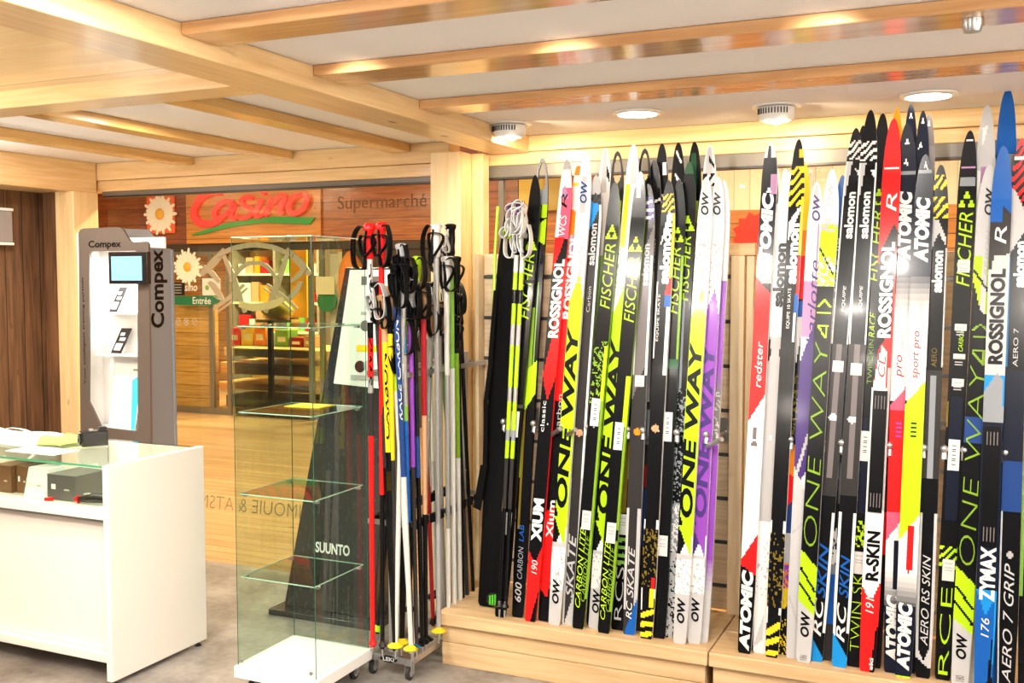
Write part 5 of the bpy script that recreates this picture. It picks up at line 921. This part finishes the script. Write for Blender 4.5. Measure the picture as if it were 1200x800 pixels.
mb = MB(); y = FY+.03; h = .33; mb.add([(xa, y, z0), (xb+.01, y, z0), (xb+.01, y+.08, z0+h), (xa-.02, y+.08, z0+h)]+[(xa, y+.004, z0), (xb+.01, y+.004, z0), (xb+.01, y+.084, z0+h), (xa-.02, y+.084, z0+h)], [(0, 1, 2, 3), (7, 6, 5, 4), (0, 4, 5, 1), (1, 5, 6, 2), (2, 6, 7, 3), (3, 7, 4, 0)], WHITEG)
f = lambda u, v: (xa-.02*v+(xb+.01-xa)*u, y-.001+.08*v, z0+h*v)
mb.add([f(.86, .0), f(1, .0), f(1, .85), f(.70, .75)], [(0, 1, 2, 3)], plain('cyan_print', (.05, .55, .75), .4)); mb.add([f(.7, .9), f(.9, .9), f(.9, .93), f(.7, .93)], [(0, 1, 2, 3)], cm('Q'))
mb.build('leaflet', label='large white brochure with cyan edge leaning inside the lit stand', cat='leaflet')
# small grey wall box at the left edge
wx = -4.879
p0, p1 = onx(-12, 283, wx), onx(7, 248, wx)
pb_ = MB().box(wx, wx+.05, p0[1], p1[1], p0[2], p1[2], GREYMET); o = pb_.build('wall_speaker', bevel=.004, label='grey box with white rims on the dark boarded wall at the left edge', cat='wall box')
for zz in (p0[2]-.018, p1[2]+.001): MB().box(wx, wx+.055, p0[1], p1[1]+.004, zz, zz+.016, WHITEG).build('rim', o, bevel=.003)
# ================================================================== CORRIDOR AND SUPERMARKET FRONT BEYOND THE GLASS
YF = 9.67
def P2(px, py, Y=YF): p = ony(px, py, Y); return p[0], p[2]
def rect(px0, py0, px1, py1, Y, dy, m):
    (x0, z1), (x1, z0) = P2(px0, py0, Y), P2(px1, py1, Y); return MB().box(x0, x1, Y, Y+dy, z0, z1, m)
def build_s(mb, n): return S(n, mb)
xL = P2(221, 300)[0]; xR = P2(378, 300)[0]
build_s(MB().box(-13, xL, YF, YF+.1, 2.04, 2.879, SIGNWOOD_D), 'wall_sign_left')
build_s(MB().box(xL+.002, xR, YF-.03, YF+.1, 2.04, 2.879, SIGNWOOD), 'wall_sign_middle')
SIGNM = wood('medium_sign_wood', (.52, .17, .035), (.25, .07, .015), 'X', rough=.35, plank=('Z', .19), gap=(.08, .03, .01))
build_s(MB().box(xR+.002, 5, YF, YF+.1, 2.04, 2.879, SIGNM), 'wall_sign_right')
DKB = plain('dark_bronze', (.06, .04, .025), .4, .3)
build_s(MB().box(-13, 5, YF+.01, YF+.09, 1.95, 2.039, DKB), 'trim_20')
build_s(MB().box(-13, 5, 13.1, 13.2, 0, 2.88, STORE_WOOD), 'wall_store_back')
build_s(MB().box(-13, 5, 10.0, 13.1, -.1, 0, MALLFLOOR), 'floor_store')
build_s(MB().box(-13.1, -13, 4.6, 13.2, 0, 2.88, STORE_WOOD), 'wall_corridor_end')
build_s(MB().box(5, 5.1, 4.6, 13.2, 0, 2.88, CREAM), 'wall_corridor_right')
# door leaves with frames
FR = plain('bronze_frame', (.22, .19, .13), .35, .5)
x0, x1, x2 = P2(205, 400)[0], P2(246, 400)[0], P2(268, 400)[0]
xa0 = x0-1.2
build_s(MB().box(xa0, x2, YF+.02, YF+.06, 0, .07, FR).box(xa0, x2, YF+.02, YF+.06, 1.90, 1.949, FR).box(x1-.03, x1+.03, YF+.021, YF+.059, .07, 1.90, FR).box(x2-.05, x2, YF+.021, YF+.059, .07, 1.90, FR), 'door_1')
build_s(MB().box(xa0, x1-.03, YF+.035, YF+.045, .07, 1.9, GLASS).box(x1+.03, x2-.05, YF+.035, YF+.045, .07, 1.9, GLASS), 'window_4')
MB().box(x0-.9, x1-.04, YF+.14, YF+.20, 0, P2(220, 357)[1], STORE_WOOD).build('wooden_panel', label='orange wooden panel behind the glass entrance door', cat='panel')
x3, x4 = P2(363, 400)[0], P2(376, 400)[0]
build_s(MB().box(x3-.03, x3+.03, YF+.02, YF+.06, 0, 1.949, FR).box(x4-.03, x4+.03, YF+.02, YF+.06, 0, 1.949, FR), 'trim_21')
build_s(MB().box(x2+.002, x3-.031, YF+.035, YF+.045, .0, 1.949, GLASS), 'window_5')
# the sign lettering: brush script drawn with strokes
RED = plain('sign_red', (.85, .03, .02), .35, emit=.45)
def brush(mb, pts, w, m, fn, h=.03, h0=0.0):
    """pts in 2D; w widths; a raised stroke"""
    pp = smooth_path([np.array([a, b_, 0.]) for a, b_ in pts], 8); ww = np.interp(np.linspace(0, 1, len(pp)), np.linspace(0, 1, len(w)), w)
    V = []; n = len(pp)
    for i, p in enumerate(pp):
        d = pp[min(i+1, n-1)]-pp[max(i-1, 0)]; d /= np.linalg.norm(d)+1e-9; s_ = np.array([-d[1], d[0], 0])*ww[i]/2
        for (q, hh) in ((p+s_, h0), (p-s_, h0), (p-s_, h0+h), (p+s_, h0+h)): V.append(fn(q[0], q[1], hh))
    F = [(i*4+j, i*4+(j+1) % 4, (i+1)*4+(j+1) % 4, (i+1)*4+j) for i in range(n-1) for j in range(4)]+[(0, 1, 2, 3), tuple(4*(n-1)+j for j in range(4))]
    mb.add(V, F, m)
def px3(x, y, h): p = ony(x, y, YF-.03); return (p[0], YF-.031-h, p[2])
mb = MB()
C_ = [(261, 226), (250, 225), (238, 231), (230, 243), (229, 254), (236, 261), (250, 262), (262, 257)]
brush(mb, C_, [7, 9, 8, 7, 8, 9, 8, 3], RED, px3)
brush(mb, [(275, 238), (266, 236), (256, 243), (253, 252), (258, 256), (268, 250), (276, 240), (272, 252), (277, 256), (282, 252)], [5, 6, 6, 6, 6, 5, 6, 6, 5, 3], RED, px3, .03, .004)
brush(mb, [(299, 233), (292, 231), (285, 235), (288, 241), (296, 245), (295, 253), (286, 256), (280, 254)], [4, 5, 5, 5, 5, 5, 5, 3], RED, px3, .03, .008)
brush(mb, [(309, 233), (305, 242), (301, 250), (304, 254), (310, 252)], [6, 6, 6, 5, 3], RED, px3, .03, .012)
brush(mb, [(312, 224), (310, 228)], [6, 6], RED, px3, .03, .012)
brush(mb, [(322, 232), (318, 241), (312, 253)], [6, 6, 6], RED, px3, .03, .016)
brush(mb, [(316, 246), (326, 234), (333, 229), (336, 233), (331, 243), (330, 249), (335, 249)], [3, 5, 6, 6, 6, 5, 3], RED, px3, .03, .016)
brush(mb, [(357, 229), (347, 231), (341, 241), (343, 249), (350, 250), (359, 243), (362, 232), (357, 228), (352, 230)], [5, 6, 6, 6, 6, 6, 6, 5, 4], RED, px3, .03, .02)
mb.build('store_sign_lettering', label='red script store name fixed on the orange wooden board', cat='sign')
mb = MB(); SW = plain('sign_green', (.03, .30, .04), .35, emit=.12)
top = [(226, 275), (240, 270), (262, 263), (290, 257), (320, 254), (345, 254), (370, 255)]; bot = [(364, 263), (340, 262), (310, 261), (285, 264), (262, 268), (240, 274), (226, 276)]
q = [px3(x, y, .02) for x, y in top+bot]; q2 = [px3(x, y, .0) for x, y in top+bot]; n_ = len(q); h_ = len(top)
F = [(i, i+1, n_-2-i, n_-1-i) for i in range(h_-1)]; F += [tuple(a+n_ for a in f[::-1]) for f in F]+[(i, (i+1) % n_, (i+1) % n_+n_, i+n_) for i in range(n_)]
mb.add(q+q2, F, SW).build('green_swoosh', label='green swoosh under the red script store name', cat='sign')
mb = MB(); a, b_ = P2(396, 250), P2(500, 226); letter(mb, 'Supermarch\u00e9', lambda u, v: (a[0]+(b_[0]-a[0])*u, YF-.004, a[1]+(b_[1]-a[1])*v), plain('faint_lettering', (.16, .06, .02), .5), .0); mb.build('faint_sign_lettering', label='faint dark lettering on the brown boards right of the red store name', cat='sign')
# daisies
def daisy(px, py, r, Y, name_lab, board=None, pet=14):
    cx_, cz_ = P2(px, py, Y); R_ = r*(P2(px+1, py, Y)[0]-cx_); t = thing('daisy_sign', (cx_, Y, cz_-R_), name_lab, 'sign')
    if board:
        b0, b1 = P2(board[0], board[1], Y), P2(board[2], board[3], Y); MB().box(b0[0], b1[0], Y-.02, Y-.002, b1[1], b0[1], plain('sign_orange', (.75, .12, .03), .4, emit=.15)).build('board', t)
    PW = plain('petal_white', (.85, .80, .68), .5, emit=.1); k = 0
    for ring, (ra, rb, h) in enumerate(((.3, 1.0, .024), (.25, .82, .030))):
        for i in range(pet):
            a = 2*math.pi*(i+.5*ring)/pet; rr = rb*(1-.1*((i*7) % 3)/3); d = np.array([math.cos(a), math.sin(a)]); s_ = np.array([-d[1], d[0]])
            pts = [d*ra+s_*.05, d*(ra+rr)/2+s_*.095, d*rr*.95+s_*.06, d*rr, d*rr*.95-s_*.06, d*(ra+rr)/2-s_*.095, d*ra-s_*.04]
            V = [(cx_+p[0]*R_, Y-h, cz_+p[1]*R_) for p in pts]+[(cx_+p[0]*R_, Y-h+.004, cz_+p[1]*R_) for p in pts]
            MB().add(V, [tuple(range(7)), tuple(range(13, 6, -1))]+[(j, (j+1) % 7, (j+1) % 7+7, j+7) for j in range(7)], PW).build('petal', t)
    MB().lathe((cx_, Y-.03, cz_), [(0, 0), (R_*.24, 0), (R_*.2, .012), (R_*.08, .018), (0, .018)], plain('daisy_yellow', (.80, .42, .04), .5, emit=.1), 20, axis=(0, -1, 0)).build('flower_centre', t, smooth=True)
daisy(189, 251, 20, YF-.005, 'white daisy on an orange square board left of the red store name', (173, 229, 206, 273))
daisy(221, 313, 18, YF+.02, 'white daisy printed on the glass entrance door above the green arrow', None, 13)
# entrance arrow
GRN = plain('arrow_green', (.01, .16, .07), .4, emit=.05)
pts = [P2(203, 347), P2(250, 346), P2(260, 352), P2(250, 358), P2(203, 357)]
mb = MB(); mb.prism(pts, 'Y', YF-.03, YF-.01, GRN); a, b_ = P2(228, 356), P2(249, 348)
letter(mb, 'Entr\u00e9e', lambda u, v: (a[0]+(b_[0]-a[0])*u, YF-.032, a[1]+(b_[1]-a[1])*v), skimat(PAL['W']), .01); mb.build('arrow_sign', label='green arrow sign with white writing on the entrance door', cat='sign')
mb = rect(203, 331, 216, 346, YF-.02, .01, BLACKM); 
for k in range(4): a, b_ = P2(206, 333+k*3.2), P2(214, 334+k*3.2); mb.box(a[0], b_[0], YF-.022, YF-.02, b_[1], a[1], cm('G'))
mb.build('notice_board', label='small black notice with grey lines left of the daisy door sign', cat='notice')
mb = rect(237, 326, 258, 346, YF-.02, .008, cm('W')); c = P2(244, 337); mb.lathe((c[0], YF-.0205, c[1]), [(0, 0), (.03, 0), (.03, .002), (0, .002)], cm('e'), 12, axis=(0, -1, 0)); mb.build('door_poster', label='white poster with green mark above the arrow tip', cat='poster')
mb = MB(); a, b_ = P2(217, 341), P2(232, 332); letter(mb, 'sino', lambda u, v: (a[0]+(b_[0]-a[0])*u, YF-.012, a[1]+(b_[1]-a[1])*v), cm('W'), .02, .2); mb.build('door_lettering', label='white script letters on the door right of the black notice', cat='lettering')
for i, px in enumerate((210, 219, 229)):
    c = P2(px, 377); mb = MB(); k = 20; r0, r1 = .036, .028
    mb.add([(c[0]+r*math.cos(a*2*math.pi/k), YF-.012, c[1]+1.25*r*math.sin(a*2*math.pi/k)) for r in (r0, r1) for a in range(k)], [(a, (a+1) % k, k+(a+1) % k, k+a) for a in range(k)], cm('S'))
    mb.tube([(c[0]-.02, YF-.012, c[1]-.02), (c[0]+.02, YF-.012, c[1]+.02)], .004, cm('S'), 6)
    if i == 1: mb.tube([(c[0]+.02, YF-.012, c[1]-.02), (c[0]-.02, YF-.012, c[1]+.02)], .004, cm('S'), 6)
    mb.build('round_pictogram', label=('leftmost', 'middle', 'rightmost')[i]+' round white pictogram of three under the green arrow', cat='pictogram', group='round pictograms on the door')
# crossed snowshoe emblem on the store window
M = plain('emblem_grey', (.42, .36, .29), .45); mb = MB()
def ep(x, y, h): p = ony(x, y, YF-.035); return (p[0], YF-.036-h, p[2])
for sgn in (-1, 1):
    f = lambda x: 300+sgn*(x-300)
    for k, (a, b_, w) in enumerate(((( 236, 322), (264, 292), 9), ((251, 362), (287, 333), 5), ((255, 366), (291, 337), 3), ((262, 296), (288, 366), 7), ((246, 330), (262, 352), 7), ((240, 312), (258, 330), 6))):
        brush(mb, [(f(a[0]), a[1]), (f((a[0]+b_[0])/2)+1.5, (a[1]+b_[1])/2), (f(b_[0]), b_[1])], [w*.6, w, w*.6], M, ep, .012, .002*k)
brush(mb, [(256, 300), (275, 291), (300, 287), (325, 291), (344, 300)], [4, 6, 6, 6, 4], M, ep, .012, .012)
brush(mb, [(272, 330), (286, 312), (300, 308), (314, 312), (328, 330)], [4, 5, 5, 5, 4], M, ep, .012, .014)
brush(mb, [(282, 356), (300, 360), (322, 356), (334, 350)], [7, 9, 9, 6], plain('emblem_cream', (.62, .52, .32), .45), ep, .012, .016)
mb.build('window_emblem', label='grey emblem of crossed snowshoes on the store window, seen through the glass case', cat='emblem')
# interior: stepped wooden counter, goods
def sbox(px0, py0, px1, py1, Y, dy, m, name, lab, cat, **k): return rect(px0, py0, px1, py1, Y, dy, m).build(name, label=lab, cat=cat, **k)
STEPW = wood('step_wood', (.85, .55, .20), (.62, .34, .09), 'X', rough=.4)
YS = 10.2
t = thing('stepped_counter', (P2(325, 470, YS)[0], YS+.3, 0), 'stepped wooden counter inside the store behind the glass case', 'counter')
for i, (y0, y1, dyy) in enumerate(((407, 421, .32), (424, 443, .18), (447, 462, .0))):
    a, b_ = P2(262-4*i, y0, YS-dyy), P2(384, y1, YS-dyy); MB().box(a[0], b_[0], YS-dyy, YS+.6, b_[1], a[1], STEPW).build('wooden_step', t, bevel=.01)
a, b_ = P2(262, 463, YS), P2(384, 480, YS); MB().box(a[0], b_[0], YS+.05, YS+.6, 0, a[1], plain('dark_recess', (.05, .03, .02), .6)).build('recessed_base', t)
MB().box(a[0], b_[0], YS-.32, YS-.22, 0, P2(300, 463, YS)[1]-.12, STORE_WOOD).build('kick_board', t)
rg = random.Random(5)
goods = []
cols = [('R', 'red'), ('Y', 'yellow'), ('O', 'orange'), ('W', 'white'), ('e', 'green'), ('r', 'dark red'), ('T', 'tan')]
zt3 = P2(262, 407, YS-.32)[1]+.002
x = P2(266, 400, YS)[0]; xe = P2(380, 400, YS)[0]; i = 0
while x < xe-.2:
    w = rg.uniform(.10, .2); h = rg.uniform(.10, .26); c, cn = cols[i % 7]; mb = MB(); mb.box(x, x+w, YS+.05, YS+.25, zt3+.001, zt3+h, cm(c)); mb.box(x+w*.2, x+w*.8, YS+.046, YS+.05, zt3+h*.3, zt3+h*.6, cm('W'))
    mb.build('grocery_pack', bevel=.006, label='colourful grocery pack standing on the stepped counter inside the store', cat='pack', group='grocery packs on the stepped counter'); x += w+.02; i += 1
# tall lit shelf unit behind
YB = 11.6
t = thing('grocery_shelf', (P2(320, 400, YB)[0], YB+.2, 0), 'tall bright grocery shelving inside the store', 'shelving')
xa, xb = P2(272, 300, YB)[0], P2(372, 300, YB)[0]
mb = MB(); mb.box(xa, xb, YB+.38, YB+.4, 0, 2.3, plain('shelf_back', (.75, .50, .18), .5)); mb.build('back_panel', t)
for z in (.9, 1.3, 1.7, 2.1): MB().box(xa, xb, YB, YB+.379, z-.03, z, plain('shelf_board', (.8, .72, .55), .5)).build('shelf_board', t)
for x in (xa, (xa+xb)/2, xb): MB().box(x-.02, x+.02, YB+.002, YB+.37, 0, 2.3, plain('shelf_post', (.25, .2, .15), .5)).build('shelf_post', t)
i = 0
for z in (.9, 1.3, 1.7, 2.1):
    x = xa+.06
    while x < xb-.2:
        w = rg.uniform(.09, .2); h = rg.uniform(.14, .32); c, cn = cols[(i*3) % 7]
        if abs(x+w/2-(xa+xb)/2) > w/2+.03:
            MB().box(x, x+w, YB+.06, YB+.3, z+.001, z+h*.9, cm(c)).build('grocery_pack', label='small colourful grocery pack on the tall bright shelving inside the store', cat='pack', group='grocery packs on the tall shelving')
        x += w+.025; i += 1
YEL = plain('yellow_fabric', (.85, .62, .03), .6); ORG = plain('orange_fabric', (.80, .20, .02), .6)
def lump(px, py, rx, ry, Y, m, name, lab, cat, seed):
    c = P2(px, py, Y); sc = P2(px+1, py, Y)[0]-c[0]; mb = MB(); mb.ball((c[0], Y, c[1]), 1, m, 28, (rx*sc, .12, ry*sc)); r = np.random.default_rng(seed); ph = r.random(4)*6
    mb.v = [(c[0]+(x-c[0])*(1+.12*math.sin(9*(z-c[1])+ph[0])), y, c[1]+(z-c[1])*(1+.14*math.sin(11*(x-c[0])+ph[1]))) for x, y, z in mb.v]; mb.build(name, smooth=True, label=lab, cat=cat)
lump(325, 363, 17, 10, YF+.30, YEL, 'yellow_bundle', 'rounded yellow bundle above the stepped counter inside the store', 'bundle', 1)
a, b_ = P2(312, 372, YF+.28), P2(338, 376, YF+.28)
MB().box(a[0]-.1, b_[0]+.1, YF+.2, YF+.36, b_[1]-.02, a[1]-.02, STEPW).box((a[0]+b_[0])/2-.03, (a[0]+b_[0])/2+.03, YF+.13, YF+.17, 0, a[1]-.03, DKB).build('display_table', label='narrow display table carrying the yellow bundle inside the store', cat='table')
MB().box(P2(340, 300, YF+.5)[0], P2(359, 300, YF+.5)[0], YF+.5, YF+.55, P2(350, 372, YF+.5)[1], 2.879, plain('yellow_banner', (.85, .40, .02), .5, emit=.2)).build('yellow_banner', label='hanging yellow and orange banner inside the store right of the crystal', cat='banner')
rect(386, 295, 397, 410, YF+.1, .12, plain('pale_pillar', (.62, .52, .38), .5)).build('pale_pillar', label='pale narrow pillar of the store front left of the totem', cat='pillar')
rect(370, 324, 392, 345, YF-.04, .01, plain('cream_poster', (.80, .66, .42), .5)).build('wall_poster', label='cream poster on the store front above the green oval', cat='poster')
c = P2(384, 352); MB().lathe((c[0], YF+.0, c[1]), [(0, 0), (.13, 0), (.13, .02), (0, .02)], plain('oval_green', (.03, .18, .05), .5), 24, axis=(0, -1, 0)).build('round_sign', label='dark green round sign under the cream poster', cat='sign')
lump(414, 345, 16, 42, YF-.12, ORG, 'orange_coat', 'orange coat hanging near the store front behind the totem', 'coat', 4)
build_s(MB().box(P2(398, 300)[0], P2(600, 300)[0], YF+.05, YF+.08, 0, 1.949, plain('store_dark_glass', (.07, .05, .03), .15, coat=.5)), 'window_6')
# mirrored lettering on the shop glass (seen from behind)
GL = plain('glass_lettering', (.36, .28, .17), .5)
mb = MB(); a, b_ = ony(233, 585, 4.514), ony(365, 603, 4.514); zz = ony(300, 592, 4.514)[2]
letter(mb, 'TIMOUIE & ATSM', lambda u, v: (b_[0]+(a[0]-b_[0])*u, 4.514, zz-.045+.075*v), GL, -.015, -.1); mb.build('window_lettering', label='faint mirrored lettering on the shop glass left of the totem', cat='lettering')
# corridor seen right of the timber post: wooden facade with poster, panelled wall
YK = 7.2
def R2(px, py): return P2(px, py, YK)
x0, x1 = R2(560, 300)[0], R2(640, 300)[0]
build_s(MB().box(x0-.4, R2(607, 300)[0], YK, YK+.1, 0, 2.879, SIGNWOOD_D), 'wall_kiosk_left')
build_s(MB().box(R2(607, 300)[0]+.002, R2(700, 300)[0], YK+.02, YK+.1, 0, 2.879, SIGNM), 'wall_kiosk_right')
build_s(MB().box(R2(700, 300)[0]+.002, 5, YK, YK+.1, R2(870, 246)[1], 2.879, plain('x', (1, 1, 1)) if False else wood('white_boards', (.80, .76, .60), (.74, .70, .55), 'Z', rough=.6, coat=0, plank=('X', .11), gap=(.5, .46, .36), knots=2)), 'wall_kiosk_white')
build_s(MB().box(R2(700, 300)[0]+.002, 5, YK-.01, YK+.1, 0, R2(870, 246)[1]-.002, wood('orange_boards', (.66, .26, .05), (.42, .13, .02), 'X', rough=.4, plank=('Z', .095), gap=(.10, .03, .01))), 'wall_kiosk_orange')
mb = rect(608, 208, 646, 246, YK-.01, .02, plain('ochre_poster', (.50, .32, .02), .5)); mb.build('ochre_poster', label='ochre poster on the wooden wall seen above the ski bag', cat='poster')
mb = rect(636, 205, 660, 246, YK-.03, .01, plain('ochre_dark', (.36, .22, .03), .5)); mb.build('ochre_poster', label='darker ochre poster half hidden behind the grey-tipped ski', cat='poster')
c = R2(886, 275); mb = MB(); r = .16; k = 12; pts = []
for i in range(2*k): a = math.pi*i/k; rr = r*(1 if i % 2 else .8); pts.append((c[0]+rr*math.cos(a), c[1]+rr*math.sin(a)))
mb.prism(pts, 'Y', YK-.04, YK-.012, plain('rosette_red', (.65, .02, .01), .4)); mb.build('red_rosette', label='red shape on the orange boards left of the red and white ski', cat='sign')
MB().box(R2(846, 300)[0], R2(905, 300)[0], YK-.3, YK-.02, 1.55, R2(870, 292)[1], plain('cream_board', (.82, .74, .60), .5)).build('cream_board', label='cream board standing in the corridor between the two ski racks', cat='board') if False else None
